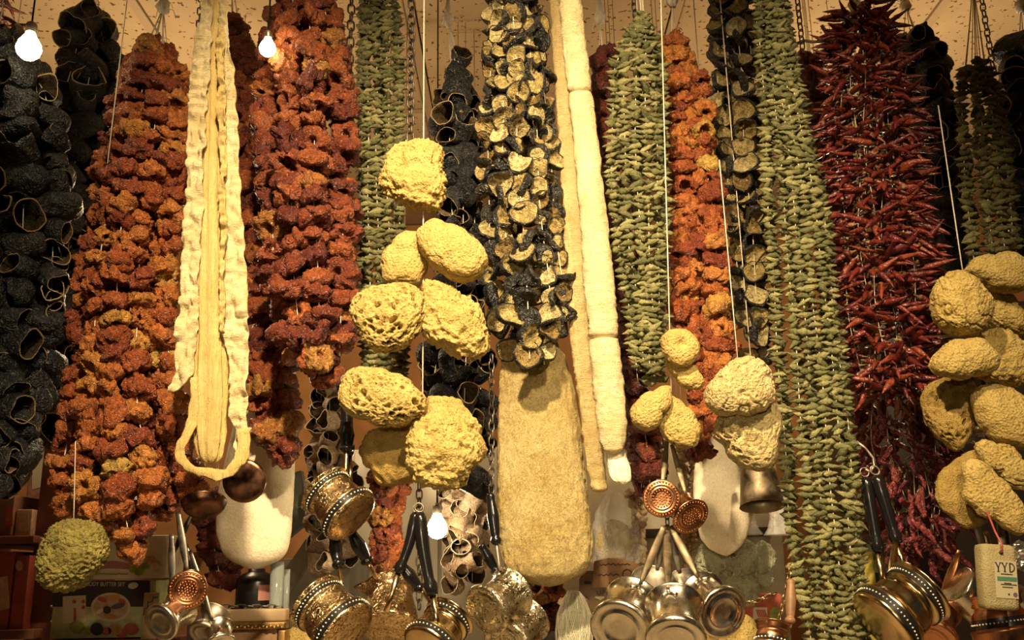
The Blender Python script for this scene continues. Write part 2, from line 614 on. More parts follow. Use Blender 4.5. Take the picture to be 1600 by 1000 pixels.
def okra_vf(seed, seg=10, nr=10):
    """Pod along X, length about 2."""
    r = np.random.RandomState(seed + 1300)
    t = np.linspace(0, 1, nr)
    rad = np.interp(t, [0, 0.06, 0.12, 0.17, 0.3, 0.5, 0.75, 0.93, 1], [0.07, 0.09, 0.20, 0.30, 0.34, 0.32, 0.20, 0.06, 0.015])
    a = np.linspace(0, 2 * PI, seg, endpoint=False)
    ridge = 1 + 0.16 * np.cos(5 * a) if seg >= 10 else np.ones(seg)
    bend = r.uniform(-0.25, 0.25)
    bend2 = r.uniform(-0.25, 0.25)
    fat = r.uniform(0.95, 1.3)
    V = []
    for i in range(nr):
        x = (t[i] - 0.45) * 2
        rr = rad[i] * fat * (1 + 0.12 * r.randn())
        V.append(np.stack([np.full(seg, x), rr * ridge * np.cos(a) + bend * x * x, rr * ridge * np.sin(a) * 0.9 + bend2 * x * x], 1))
    V = np.concatenate(V)
    F = grid_faces(nr, seg)
    F.append(tuple(range(seg))[::-1])
    return V, F


def chili_vf(seed, seg=7, nr=11, crinkle=0.0):
    """Chili along +X from its stalk at the origin, length about 1."""
    r = np.random.RandomState(seed + 1700)
    t = np.linspace(0, 1, nr)
    rad = np.interp(t, [0, 0.10, 0.17, 0.25, 0.5, 0.8, 1], [0.022, 0.025, 0.07, 0.088, 0.085, 0.05, 0.006]) * r.uniform(0.85, 1.2)
    a = np.linspace(0, 2 * PI, seg, endpoint=False)
    b1, b2 = r.uniform(-0.35, 0.35), r.uniform(-0.3, 0.3)
    s1, s2 = r.uniform(-1, 1) * crinkle, r.uniform(-1, 1) * crinkle
    V = []
    for i in range(nr):
        x = t[i]
        rr = rad[i] * (1 + (0.08 + crinkle * 0.5) * r.randn(seg))
        V.append(np.stack([np.full(seg, x), rr * np.cos(a) + b1 * x * x + 0.25 * s1 * math.sin(x * 7), rr * np.sin(a) + b2 * x * x + 0.25 * s2 * math.sin(x * 6 + 1)], 1))
    V = np.concatenate(V)
    F = grid_faces(nr, seg)
    F.append(tuple(range(seg))[::-1])
    F.append(tuple((nr - 1) * seg + k for k in range(seg)))
    mi = [1 if f < seg * 1.5 else 0 for f in range(len(F))]
    mi[-2] = 1
    mi[-1] = 0
    return V, F, mi


def pset(fn, n, *a, **k):
    return [fn(s, *a, **k) for s in range(n)]


AUB = [M['aub_out'], M['aub_in'], M['aub_rim']]
MESH = {
    'pepper': [pepper_mesh(s, M['pepper'], 0.3 + (s % 3) * 0.5) for s in range(14)],
    'pepper_dark': [pepper_mesh(s + 30, M['pepper_dark'], 0.3 + (s % 3) * 0.4) for s in range(12)],
    'pepper_maroon': [pepper_mesh(s + 60, M['pepper_maroon'], 0.5, 30, 20) for s in range(6)],
    'pepper_brown': [pepper_mesh(s + 80, M['pepper_brown'], 1.2, 30, 20) for s in range(6)],
    'aubergine': [aubergine_mesh(s, AUB) for s in range(18)],
    'aubergine_pale': [aubergine_mesh(s + 40, [M['pale_out'], M['aub_in'], M['pale_rim']], 22) for s in range(6)],
    'slice': [slice_mesh(s, [M['slice_flesh'], M['slice_skin']]) for s in range(12)],
    'okra': [], 'okra_dark': [], 'chili': [], 'chili_dull': [], 'shell': [],
}
for s in range(8):
    v, f = okra_vf(s)
    MESH['okra'].append(mesh('okra_pod', v, f, [M['okra']]))
    MESH['okra_dark'].append(mesh('okra_pod', v, f, [M['okra_dark']]))
    v, f, mi = chili_vf(s)
    MESH['chili'].append(mesh('chili_pepper', v, f, [M['chili'], M['stalk']], mi))
    v, f, mi = chili_vf(s + 20, 7, 13, 0.5)
    MESH['chili_dull'].append(mesh('chili_pepper', v, f, [M['chili_dull'], M['stalk']], mi))
for s in range(4):
    V, F = ico(2)
    V = V * np.array([1, 0.8, 0.75]) + 0.25 * nvec(V * 1.3 + s * 5, s)
    MESH['shell'].append(mesh('shell_bead', V, F, [M['shell']]))


def rot_tumble(r, kind):
    """How a piece of this kind sits on its thread."""
    if kind in ('okra', 'okra_dark'):
        yaw = r.choice([r.gauss(0, 0.45), PI + r.gauss(0, 0.45), r.uniform(0, 2 * PI)])
        return Euler((r.uniform(0, 6.28), r.gauss(0.0, 0.28), yaw)).to_matrix()
    if kind.startswith('aubergine'):
        d = Vector((r.gauss(0, 0.9), -abs(r.gauss(0.7, 0.6)), r.gauss(-0.15, 0.7)))
        return (d.to_track_quat('Z', 'X').to_matrix() @ Matrix.Rotation(r.uniform(0, 6.28), 3, 'Z'))
    if kind == 'slice':
        d = Vector((r.gauss(0, 0.7), -1.0 if r.random() < 0.84 else r.choice([0.2, 1.0]), r.gauss(0.1, 0.5)))
        return (d.to_track_quat('Z', 'X').to_matrix() @ Matrix.Rotation(r.uniform(0, 6.28), 3, 'Z'))
    if kind.startswith('pepper'):
        if r.random() < 0.68:
            d = Vector((r.gauss(0, 0.38), r.gauss(-0.35, 0.35), r.choice([-1, 1])))
        else:
            d = Vector((r.gauss(0, 0.6), -1.0, r.gauss(0, 0.6)))
        return (d.to_track_quat('Z', 'X').to_matrix() @ Matrix.Rotation(r.uniform(0, 6.28), 3, 'Z'))
    return Euler((r.uniform(0, 6.28), r.uniform(0, 6.28), r.uniform(0, 6.28))).to_matrix()


PIECE_NAME = {'pepper': 'dried_pepper', 'pepper_dark': 'dried_pepper', 'pepper_maroon': 'dried_pepper', 'pepper_brown': 'dried_pepper',
              'aubergine': 'dried_aubergine', 'aubergine_pale': 'dried_aubergine', 'slice': 'dried_slice', 'okra': 'okra_pod', 'okra_dark': 'okra_pod',
              'chili': 'chili_pepper', 'chili_dull': 'chili_pepper', 'shell': 'shell_bead'}
_mesh_np = {}


def mesh_np(me):
    if me.name not in _mesh_np:
        v = np.empty(len(me.vertices) * 3)
        me.vertices.foreach_get('co', v)
        F = [tuple(p.vertices) for p in me.polygons]
        mi = [p.material_index for p in me.polygons]
        _mesh_np[me.name] = (v.reshape(-1, 3), F, mi)
    return _mesh_np[me.name]


def garland(name, label, cat, kind, rows, Y, depth, nf, nb, pitch, size, seed, knot=None, group=None, flare=0.0, keep=300, droop=0.25, extra=None, fill=0.85, hang=True):
    """A bundle of threaded strings. rows: (py, xl, xr) outline in the photograph, pitch and size in pixels, nf / nb strings in front / behind."""
    r = random.Random(seed)
    rows = sorted(rows)
    zs, cx, hw = [], [], []
    for py, xl, xr in rows:
        a, b = P(xl, py, Y), P(xr, py, Y)
        zs.append((a.z + b.z) / 2)
        cx.append((a.x + b.x) / 2)
        hw.append((b.x - a.x) / 2)
    zs, cx, hw = np.array(zs[::-1]), np.array(cx[::-1]), np.array(hw[::-1])
    hmax = hw.max()
    mid = rows[len(rows) // 2]
    px = mpp((mid[1] + mid[2]) / 2, mid[0], Y)
    sz, pt = size * px, pitch * px
    ztop, zbot = zs[-1], zs[0]
    root_loc = Vector((float(np.interp(ztop, zs, cx)), Y, ztop))
    root = thing(name, root_loc, label, cat, group or name.replace('_', ' ') + 's on strings')
    ks = None
    if knot is not None:
        ks = P(knot[0], knot[1], Y)
    strands = []
    for k in range(nf):
        a = 0.0 if nf == 1 else -1 + 2 * k / (nf - 1)
        b = -math.sqrt(max(0, 1 - a * a)) * 0.9
        strands.append((a + r.uniform(-.06, .06), b + r.uniform(-.12, .05), 0))
    for k in range(nb):
        a = 0.0 if nb == 1 else -0.85 + 1.7 * k / (nb - 1)
        strands.append((a + r.uniform(-.06, .06), 0.25 + r.uniform(-.2, .35), 1))
    items = []
    for a, b, back in strands:
        z0 = ztop - r.uniform(0, 0.6) * pt * (1 if abs(a) < 0.4 else 1.5)
        z1 = zbot + r.uniform(0, 1.0) * min(2.2 * pt, 0.05) * (1 + abs(a))
        # the string ends where the outline narrows to nothing on its side
        path = []
        z = z0
        wob = r.uniform(0, 6)

        def at(z):
            h = float(np.interp(z, zs, hw))
            inner = max(h - sz * fill, h * 0.12)
            x = float(np.interp(z, zs, cx)) + a * inner + 0.10 * sz * math.sin(z * 23 + wob)
            y = Y + b * depth * (0.35 + 0.65 * h / hmax)
            return Vector((x, y, z))
        meshes = MESH[kind]
        while z > z1:
            p = at(z)
            path.append(p)
            q = p + Vector((r.uniform(-1, 1), r.uniform(-1, 1), 0)) * ((0.22 if kind.startswith('pepper') else 0.14) * sz)
            s = sz * (r.uniform(0.7, 1.32) if kind == 'aubergine' else r.uniform(0.8, 1.18))
            if kind.startswith('chili'):
                out = math.atan2(b - 0.15, a) + r.gauss(0, 0.75)
                if r.random() < 0.25:
                    out = r.uniform(0, 6.28)
                dr = r.gauss(droop, 0.28)
                rot = Euler((0, dr, out)).to_matrix() @ Matrix.Rotation(r.uniform(0, 6.28), 3, 'X')
            else:
                rot = rot_tumble(r, kind)
            mat = Matrix.LocRotScale(q - root_loc, rot.to_quaternion(), Vector((s, s, s)))
            items.append((back * 2 + (b + 1) + r.random() * .3, r.choice(meshes), mat))
            z -= pt * r.uniform(0.75, 1.25)
        if not path:
            continue
        top = []
        if ks is not None:
            top = [ks + (path[0] - ks) * t + Vector((0, 0, -0.004 * math.sin(t * PI))) for t in (0, 0.5)]
        elif hang:
            top = [Vector((path[0].x, path[0].y, ZC - 0.002))]
        pts = [p - root_loc for p in top + path[::2] + [path[-1] + Vector((0, 0, -0.6 * pt))]]
        if not (back and nb > 2 and knot is None):
            put('thread', mesh('thread', *tube(pts, 0.0006 if kind.startswith('chili') else 0.0009, 4), [M['thread']]), root)
    items.sort(key=lambda t: t[0])
    nm = PIECE_NAME[kind]
    for _, me, mat in items[:keep]:
        put(nm, me, root, mat=mat)
    rest = items[keep:]
    if rest:
        Vs, Fs, Ms, base = [], [], [], 0
        for _, me, mat in rest:
            v, f, mi = mesh_np(me)
            mm = np.array(mat)
            Vs.append(v @ mm[:3, :3].T + mm[:3, 3])
            Fs.extend([tuple(i + base for i in q) for q in f])
            Ms.extend(mi)
            base += len(v)
        me = mesh(nm + '_mass', np.concatenate(Vs), Fs, list(MESH[kind][0].materials), Ms)
        o = put(nm + '_mass', me, root)
        o['kind'] = 'stuff'
    if ks is not None:
        # the knot and the rope it hangs from
        kv = []
        up = Vector((ks.x, ks.y, ZC - 0.002))
        n = max(3, int((up.z - ks.z) / 0.02))
        pts = [ks + (up - ks) * (i / n) + Vector((r.uniform(-1, 1), r.uniform(-1, 1), 0)) * 0.001 - root_loc for i in range(n + 1)]
        kv.append(tube(pts, [0.0045 if i > 1 else 0.007 for i in range(n + 1)], 7))
        V, F = ico(2)
        V = V * 0.011 * np.array([1, 1, 1.5]) + np.array(ks - root_loc) + 0.003 * nvec(V * 2, seed)
        kv.append((list(V), F))
        for e in range(6):
            d = Vector((r.uniform(-1, 1), r.uniform(-1, 1), r.uniform(-0.5, 1.5))) * 0.016
            k0 = ks - root_loc
            kv.append(tube([k0, k0 + d, k0 + d * 1.3 + Vector((0, 0, -0.015))], 0.0008, 4))
        V, F, _ = join(kv)
        put('knotted_rope', mesh('knotted_rope', V, F, [M['thread']]), root)
    return root

# ------------------------------------------------------------------ garlands
AUG = 'garland'
garland('aubergine_garland', 'black dried aubergine garland cut off by the left picture edge below the glaring bulb', AUG, 'aubergine',
        [(60, -60, 40), (150, -80, 100), (300, -80, 118), (500, -80, 105), (620, -70, 80), (700, -50, 60), (785, -50, 45)], 1.48, 0.06, 5, 5, 40, 27, 1)
garland('aubergine_garland', 'black dried aubergine garland with its topmost cup tilted, beside the orange pepper garland', AUG, 'aubergine',
        [(34, 125, 160), (70, 100, 190), (120, 92, 200), (200, 70, 190), (350, 60, 170), (500, 55, 150), (650, 45, 130), (705, 60, 120)], 1.68, 0.06, 4, 4, 38, 25, 2, knot=(150, -30))
garland('pepper_garland', 'big orange-red dried pepper garland left of the split loofah strip', AUG, 'pepper',
        [(88, 205, 270), (112, 190, 300), (160, 176, 302), (250, 150, 298), (350, 132, 290), (450, 118, 285), (550, 106, 285), (650, 95, 300), (720, 82, 318), (770, 85, 335), (830, 120, 300), (865, 190, 285)],
        1.45, 0.06, 5, 6, 32, 26, 3, knot=(255, 12))
garland('pepper_garland', 'dark red dried pepper garland hanging close behind the split loofah strip', AUG, 'pepper_dark',
        [(38, 345, 380), (70, 345, 405), (150, 350, 415), (300, 365, 440), (500, 385, 450), (600, 390, 460), (735, 400, 462)], 1.65, 0.035, 2, 2, 32, 26, 4, knot=(362, -40))
garland('pepper_garland', 'thick red-brown dried pepper garland between the bare bulb and the narrow okra garland', AUG, 'pepper_dark',
        [(-60, 440, 500), (0, 430, 525), (80, 400, 552), (150, 395, 558), (300, 400, 560), (450, 408, 560), (540, 430, 560), (600, 470, 555)], 1.49, 0.06, 4, 4, 33, 26, 5)
garland('okra_garland', 'narrow olive okra garland left of the square sponge', AUG, 'okra',
        [(-60, 560, 620), (0, 556, 628), (150, 552, 636), (300, 554, 634), (450, 554, 640), (560, 560, 642), (605, 575, 640)], 1.60, 0.035, 5, 3, 9, 12.5, 6)
_e = garland('aubergine_garland', 'black dried aubergine garland behind the sponge cluster, one cup perched above it', AUG, 'aubergine',
        [(130, 692, 745), (160, 684, 752), (200, 672, 755), (350, 672, 760), (500, 675, 768), (600, 660, 772), (700, 665, 772), (765, 690, 770)], 1.70, 0.06, 4, 3, 36, 22, 7, knot=(700, 30))
_q = Vector((0.25, -0.9, 0.3)).to_track_quat('Z', 'X')
put('dried_aubergine', MESH['aubergine'][3], _e, mat=Matrix.LocRotScale(P(722, 90, 1.68) - _e.location, _q, Vector((0.024, 0.024, 0.024))))
garland('slice_garland', 'garland of pale dark-rimmed dried aubergine slices above the huge loofah', AUG, 'slice',
        [(-60, 770, 835), (30, 756, 852), (100, 752, 862), (300, 748, 878), (400, 752, 888), (480, 758, 898), (540, 768, 894), (585, 785, 870)], 1.48, 0.06, 5, 4, 28, 18.5, 8)
garland('pepper_garland', 'maroon dried pepper garland mostly hidden behind the okra right of the white loofah', AUG, 'pepper_maroon',
        [(92, 920, 960), (150, 922, 975), (300, 935, 990), (500, 960, 1010), (700, 975, 1035), (790, 985, 1040)], 1.66, 0.04, 3, 2, 32, 25, 9, knot=(937, 28))
garland('okra_garland', 'pointed olive okra garland right of the white loofah, thinning out at its bottom', AUG, 'okra',
        [(28, 990, 1012), (60, 968, 1032), (110, 946, 1046), (300, 944, 1052), (400, 955, 1052), (480, 972, 1048), (600, 985, 1046)], 1.47, 0.035, 6, 3, 9.5, 13.5, 10)
garland('pepper_garland', 'bright orange dried pepper garland between two okra garlands', AUG, 'pepper',
        [(66, 1038, 1065), (120, 1042, 1105), (300, 1042, 1130), (500, 1048, 1145), (580, 1070, 1145), (650, 1078, 1130), (715, 1085, 1115)], 1.54, 0.04, 2, 3, 30, 25, 11, knot=(1050, 0))
garland('slice_garland', 'sparse garland of dried aubergine slices beside the long okra garland', AUG, 'slice',
        [(-60, 1115, 1170), (50, 1105, 1188), (150, 1105, 1198), (300, 1122, 1200), (450, 1142, 1210), (565, 1150, 1212)], 1.64, 0.035, 3, 3, 30, 18.5, 12)
garland('okra_garland', 'long thick olive okra garland reaching the bottom of the picture', AUG, 'okra',
        [(-60, 1180, 1228), (60, 1178, 1242), (200, 1186, 1268), (350, 1192, 1302), (500, 1202, 1318), (650, 1212, 1338), (800, 1222, 1352), (900, 1236, 1358), (1040, 1262, 1370)], 1.44, 0.05, 7, 4, 9.5, 13.5, 13)
garland('chili_garland', 'glossy red chili garland with spiky pods, the large one right of the long okra', AUG, 'chili',
        [(18, 1325, 1360), (60, 1312, 1380), (150, 1308, 1405), (300, 1312, 1425), (450, 1322, 1435), (550, 1336, 1442), (630, 1345, 1445)], 1.47, 0.045, 8, 8, 7.5, 50, 14, knot=(1335, 8), fill=0.10)
garland('chili_garland', 'dull purple-red crinkled chili bunch below the glossy red chili garland', AUG, 'chili_dull',
        [(600, 1350, 1450), (700, 1360, 1470), (800, 1390, 1475), (880, 1415, 1465)], 1.62, 0.03, 6, 5, 16, 56, 15, fill=0.05, droop=0.9)
garland('pepper_garland', 'brown-orange dried pepper garland half hidden between long okra and red chilies', AUG, 'pepper_maroon',
        [(95, 1250, 1290), (350, 1275, 1325), (600, 1310, 1350), (860, 1335, 1385)], 1.80, 0.03, 2, 2, 34, 25, 16)
garland('aubergine_garland', 'black dried aubergine garland just right of the glossy red chilies', AUG, 'aubergine',
        [(62, 1395, 1445), (95, 1392, 1482), (200, 1410, 1496), (350, 1435, 1515), (470, 1450, 1515)], 1.75, 0.04, 4, 3, 36, 23, 17, knot=(1415, 10))
garland('okra_garland', 'short dim okra garland above the sponge pile near the right picture edge', AUG, 'okra_dark',
        [(106, 1498, 1545), (150, 1490, 1572), (300, 1500, 1588), (430, 1512, 1602)], 1.56, 0.04, 5, 3, 10, 13.5, 18, knot=(1520, -30))
garland('aubergine_garland', 'black dried aubergine garland cut off by the right picture edge', AUG, 'aubergine',
        [(60, 1580, 1640), (90, 1562, 1680), (300, 1572, 1700), (460, 1580, 1700)], 1.62, 0.05, 4, 2, 38, 25, 19, knot=(1595, 10))
garland('chili_garland', 'dark red chili garland in the top left picture corner', AUG, 'chili',
        [(-60, -30, 5), (0, -30, 8), (110, -35, 8)], 1.72, 0.03, 3, 1, 12, 40, 20, fill=0.1)
# strings hanging further inside the shop
garland('aubergine_garland', 'pale rimmed dried aubergine string in front of the orange wall', AUG, 'aubergine_pale',
        [(590, 490, 545), (650, 485, 550), (800, 478, 560), (925, 485, 555)], 2.0, 0.04, 3, 2, 26, 19, 21)
garland('pepper_garland', 'small red dried pepper string below the lowest sponge cluster', AUG, 'pepper_dark',
        [(700, 585, 645), (800, 575, 635), (925, 570, 622)], 1.95, 0.04, 3, 2, 24, 19, 22)
garland('aubergine_garland', 'brown dried aubergine string beside the glaring bulb low down', AUG, 'aubergine_pale',
        [(740, 690, 765), (850, 695, 765), (930, 690, 750)], 1.98, 0.04, 4, 2, 22, 19, 23)
garland('pepper_garland', 'dark red dried pepper string under the pale loofah on the left', AUG, 'pepper_maroon',
        [(770, 290, 350), (850, 310, 375), (950, 320, 400)], 1.90, 0.04, 3, 2, 26, 21, 24)
garland('pepper_garland', 'short red dried pepper string under the huge loofah', AUG, 'pepper_dark',
        [(880, 825, 875), (1010, 830, 880)], 1.85, 0.03, 2, 2, 26, 21, 25)
garland('shell_garland', 'string of pale shell beads behind the paper label', AUG, 'shell',
        [(765, 975, 1000), (800, 985, 1012), (925, 988, 1010)], 1.85, 0.012, 2, 1, 9, 7, 26)
garland('shell_garland', 'string of pale shell beads behind the copper dippers', AUG, 'shell',
        [(700, 1055, 1085), (800, 1062, 1088), (915, 1066, 1090)], 1.85, 0.012, 2, 1, 9, 7, 27)

# ------------------------------------------------------------------ sponges and loofahs
def sponge_mat(name, c0, c1, scale=420, bump=0.9):
    n = N(name)
    v = n.coord()
    f = n.noise(34, 4, 0.6, v)
    pits = n.voronoi(scale, 'F1', v)
    fine = n.noise(scale * 1.4, 3, 0.7, v)
    n.color(n.ramp(f, [(0.3, c0), (0.72, c1)]))
    n.set(Roughness=0.95)
    n.b.inputs['Specular IOR Level'].default_value = 0.12
    b1 = n.bump(pits, bump * 0.7, 0.004)
    n.bump(fine, bump, 0.003, b1)
    return n.m


M['sponge'] = sponge_mat('natural_sponge', (0.45, 0.31, 0.09), (0.60, 0.44, 0.15), 260, 1.0)
M['sponge_pale'] = sponge_mat('pale_natural_sponge', (0.50, 0.37, 0.15), (0.64, 0.51, 0.24), 260, 1.0)
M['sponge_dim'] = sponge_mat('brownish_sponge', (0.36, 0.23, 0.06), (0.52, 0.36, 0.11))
M['fibre_ball'] = sponge_mat('olive_fibre_sponge', (0.22, 0.18, 0.045), (0.44, 0.36, 0.11), 300, 1.0)
M['sponge_green'] = sponge_mat('grey_green_sponge', (0.44, 0.44, 0.27), (0.66, 0.65, 0.44))
_ICO = {5: ico(5), 6: ico(6)}


def sponge(outline, Y, depth, style, label, seed, mat='sponge', sub=5, group=None, name='sea_sponge'):
    """outline: silhouette points in the photograph; depth: half thickness in pixels."""
    o = np.array(outline, float)
    c = (o.max(0) + o.min(0)) / 2
    px = mpp(c[0], c[1], Y)
    ctr = P(c[0], c[1], Y)
    d = (o - c) * np.array([1, -1]) * px
    ang = np.arctan2(d[:, 1], d[:, 0])
    rad = np.hypot(d[:, 0], d[:, 1])
    k = np.argsort(ang)
    ang, rad = ang[k], rad[k]
    ang = np.r_[ang - 2 * PI, ang, ang + 2 * PI]
    rad = np.r_[rad, rad, rad]
    D, F = _ICO[sub]
    th = np.arctan2(D[:, 2], D[:, 0])
    R = sum(np.interp(th + e, ang, rad) for e in (-0.05, 0, 0.05)) / 3 * 1.05
    cp = np.sqrt(D[:, 0] ** 2 + D[:, 2] ** 2)
    size = float(np.median(rad))
    # flatter faces, rounder rim
    rim = cp ** 0.62
    V = np.stack([rim * R * np.cos(th), np.sign(D[:, 1]) * np.abs(D[:, 1]) ** 0.85 * depth * px, rim * R * np.sin(th)], 1)
    q = V / size
    nrm = np.stack([D[:, 0] / 1.0, D[:, 1] * size / (depth * px), D[:, 2]], 1)
    nrm /= np.linalg.norm(nrm, axis=1, keepdims=True)
    h = 0.10 * fbm(q * 1.6 + seed, 3, seed)
    fine = 0.012 * noise(q * 26 + seed, seed + 1)
    if style == 'knobbly':
        f1, f2 = worley(q * 5.5 + 0.3 * nvec(q * 3, seed), seed)
        g1, g2 = worley(q * 11 + seed, seed + 4)
        h = h + 0.15 * (0.6 - f1) + 0.075 * (0.5 - g1)
        h = h - 0.10 * smooth(noise(q * 3.5 + 5, seed + 7), 0.25, 0.6)
    elif style == 'holes':
        f1, f2 = worley(q * np.array([4.6, 4.6, 5.4]) + 0.35 * nvec(q * 3, seed), seed)
        big = smooth(f1, 0.42, 0.22)
        g1, g2 = worley(q * 10 + seed, seed + 4)
        mask = smooth(noise(q * 1.7 + 9, seed + 5), -0.35, 0.25)
        h = h - 0.46 * big * mask - 0.10 * smooth(g1, 0.4, 0.2) + 0.02 * noise(q * 14, seed + 2)
    elif style == 'pitted':
        f1, f2 = worley(q * 9 + 0.3 * nvec(q * 4, seed), seed)
        mask = smooth(noise(q * 1.9 + 3, seed + 5), -0.15, 0.4)
        h = h - 0.085 * smooth(f1, 0.38, 0.16) * mask + 0.03 * fbm(q * 7, 2, seed + 2)
        g = noise(q * 2.4 + 11, seed + 8)
        h = h - 0.10 * smooth(np.abs(g), 0.10, 0.0)
    elif style == 'smooth':
        f1, f2 = worley(q * 13 + seed, seed)
        g = noise(q * 1.8 + 11, seed + 8)
        h = h - 0.03 * smooth(f1, 0.35, 0.15) + 0.018 * noise(q * 9, seed + 2) - 0.07 * smooth(np.abs(g), 0.07, 0.0) * smooth(noise(q * 2 + 2, seed + 3), 0, 0.3)
    elif style == 'torus':
        hole = np.exp(-((q[:, 0]) ** 2 + (q[:, 2] - 0.15) ** 2) / 0.07) * (D[:, 1] < 0)
        h = h - 0.42 * hole + 0.03 * noise(q * 9, seed + 2)
    elif style == 'fibre':
        s = q * np.array([5, 5, 16]) + 1.2 * nvec(q * 2.2, seed)
        h = h + 0.09 * (0.5 - 1.6 * np.abs(noise(s, seed + 2))) + 0.05 * noise(q * 20, seed + 3)
    elif style == 'ribbed':
        s = np.stack([q[:, 0] * 9 + q[:, 2] * 5, q[:, 1] * 4, q[:, 2] * 3], 1) + 0.8 * nvec(q * 2.2, seed)
        h = h + 0.07 * (0.5 - 1.6 * np.abs(noise(s, seed + 2)))
    V = V + nrm * ((h + fine) * size)[:, None]
    return tag(put(name, mesh(name, V, F, [M[mat]]), None, ctr), label, 'sponge', group or 'natural sponges for sale')


G1 = 'sea sponges on the strings'
sponge([(613, 233), (688, 230), (687, 266), (682, 328), (660, 328), (630, 316), (600, 296), (594, 283), (603, 263)], 1.38, 30, 'knobbly', 'square-cut yellow sea sponge hanging alone above the sponge cluster', 1, sub=6)
sponge([(656, 363), (663, 393), (661, 433), (653, 448), (630, 443), (603, 443), (598, 423), (613, 383)], 1.39, 26, 'smooth', 'smooth rounded sea sponge leaning against the narrow okra garland', 2)
sponge([(676, 341), (700, 353), (733, 370), (750, 386), (761, 413), (750, 433), (723, 441), (693, 426), (666, 403), (656, 383), (656, 360)], 1.36, 32, 'smooth', 'oblong sea sponge slanting down under the square-cut sponge', 3, sub=6)
sponge([(560, 458), (600, 446), (633, 445), (656, 456), (665, 476), (656, 510), (640, 533), (613, 548), (590, 549), (570, 526), (553, 500), (550, 473)], 1.36, 32, 'holes', 'round sea sponge riddled with big honeycomb holes', 4, sub=6)
sponge([(666, 440), (690, 443), (720, 463), (740, 476), (753, 510), (761, 540), (753, 555), (726, 556), (693, 540), (666, 523), (660, 500), (661, 466)], 1.38, 34, 'knobbly', 'pear-shaped knobbly sea sponge right of the honeycomb sponge', 5, sub=6)
sponge([(551, 578), (582, 577), (612, 586), (643, 604), (665, 628), (663, 648), (643, 657), (608, 665), (575, 655), (546, 646), (533, 626), (535, 604)], 1.34, 34, 'holes', 'oblong sea sponge with a torn grooved patch, top left of the lowest cluster', 6, sub=6)
sponge([(667, 624), (687, 622), (718, 630), (738, 652), (747, 679), (758, 701), (749, 723), (718, 714), (674, 659)], 1.42, 28, 'knobbly', 'sea sponge peeking out behind the cauliflower-like sponge', 7)
sponge([(656, 655), (683, 649), (711, 655), (733, 679), (749, 701), (749, 721), (733, 736), (731, 751), (707, 762), (674, 756), (645, 738), (637, 710), (641, 683)], 1.35, 38, 'knobbly', 'large cauliflower-like sea sponge lowest on the middle string', 8, sub=6)
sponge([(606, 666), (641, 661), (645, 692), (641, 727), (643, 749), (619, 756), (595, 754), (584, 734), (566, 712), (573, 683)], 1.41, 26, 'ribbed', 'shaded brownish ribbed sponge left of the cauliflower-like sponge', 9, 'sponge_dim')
sponge([(1036, 525), (1053, 517), (1075, 518), (1089, 534), (1091, 550), (1081, 567), (1061, 573), (1042, 559), (1035, 542)], 1.37, 20, 'torus', 'small ring-like sea sponge with a dimple on the thin string', 10)
sponge([(1044, 562), (1078, 567), (1092, 584), (1099, 598), (1092, 608), (1078, 608), (1056, 590), (1046, 576)], 1.39, 15, 'smooth', 'stubby finger-shaped sponge just under the dimpled ring-like sponge', 11)
sponge([(1047, 605), (1049, 618), (1033, 646), (1022, 668), (1008, 672), (991, 660), (987, 640), (997, 626), (1022, 612)], 1.36, 19, 'smooth', 'small drop-shaped sponge pointing down left above the copper dippers', 12)
sponge([(1050, 618), (1072, 637), (1088, 657), (1092, 679), (1086, 693), (1067, 700), (1047, 693), (1033, 674), (1033, 651)], 1.38, 20, 'pitted', 'small drop-shaped pitted sponge hanging straight above the copper dippers', 13)
sponge([(1137, 576), (1159, 563), (1182, 560), (1198, 576), (1205, 604), (1204, 626), (1187, 643), (1148, 646), (1120, 644), (1103, 629), (1105, 609), (1120, 592)], 1.34, 36, 'pitted', 'pale mushroom-cap sponge beside the long okra garland', 14, 'sponge_pale', 6)
sponge([(1126, 651), (1150, 640), (1176, 638), (1212, 634), (1218, 651), (1210, 690), (1207, 713), (1196, 730), (1159, 727), (1137, 713), (1133, 693), (1117, 682)], 1.38, 34, 'holes', 'pale pitted sponge forming the stalk under the mushroom-cap sponge', 15, 'sponge_pale')
sponge([(1500, 424), (1519, 433), (1536, 452), (1545, 476), (1536, 505), (1519, 521), (1483, 521), (1466, 505), (1457, 481), (1466, 450), (1486, 428)], 1.34, 36, 'pitted', 'big round sponge on the left of the upper right-hand pile, touching the chilies', 16, sub=6)
sponge([(1505, 425), (1519, 411), (1555, 402), (1584, 397), (1596, 406), (1610, 440), (1598, 452), (1560, 453), (1536, 442), (1517, 430)], 1.38, 26, 'smooth', 'long slanting sponge topmost in the right-hand sponge pile', 17)
sponge([(1536, 447), (1565, 454), (1584, 481), (1598, 510), (1593, 524), (1570, 517), (1543, 500), (1540, 476)], 1.42, 24, 'pitted', 'torn folded sponge under the topmost slanting one at the right', 18)
sponge([(1474, 545), (1507, 532), (1524, 531), (1545, 543), (1557, 567), (1550, 579), (1519, 586), (1483, 589), (1462, 581), (1454, 569)], 1.33, 27, 'smooth', 'smooth loaf-shaped sponge lying crosswise in the right-hand pile', 19, sub=6)
sponge([(1536, 521), (1560, 515), (1584, 524), (1603, 548), (1608, 584), (1584, 600), (1555, 595), (1530, 585), (1528, 548)], 1.40, 28, 'knobbly', 'knobbly round sponge behind the loaf-shaped sponge', 20)
sponge([(1454, 607), (1488, 590), (1522, 592), (1527, 629), (1519, 660), (1502, 689), (1488, 701), (1471, 689), (1454, 665), (1446, 636)], 1.40, 24, 'holes', 'dim flat sponge with dark holes beside the dull chilies', 21, 'sponge_dim')
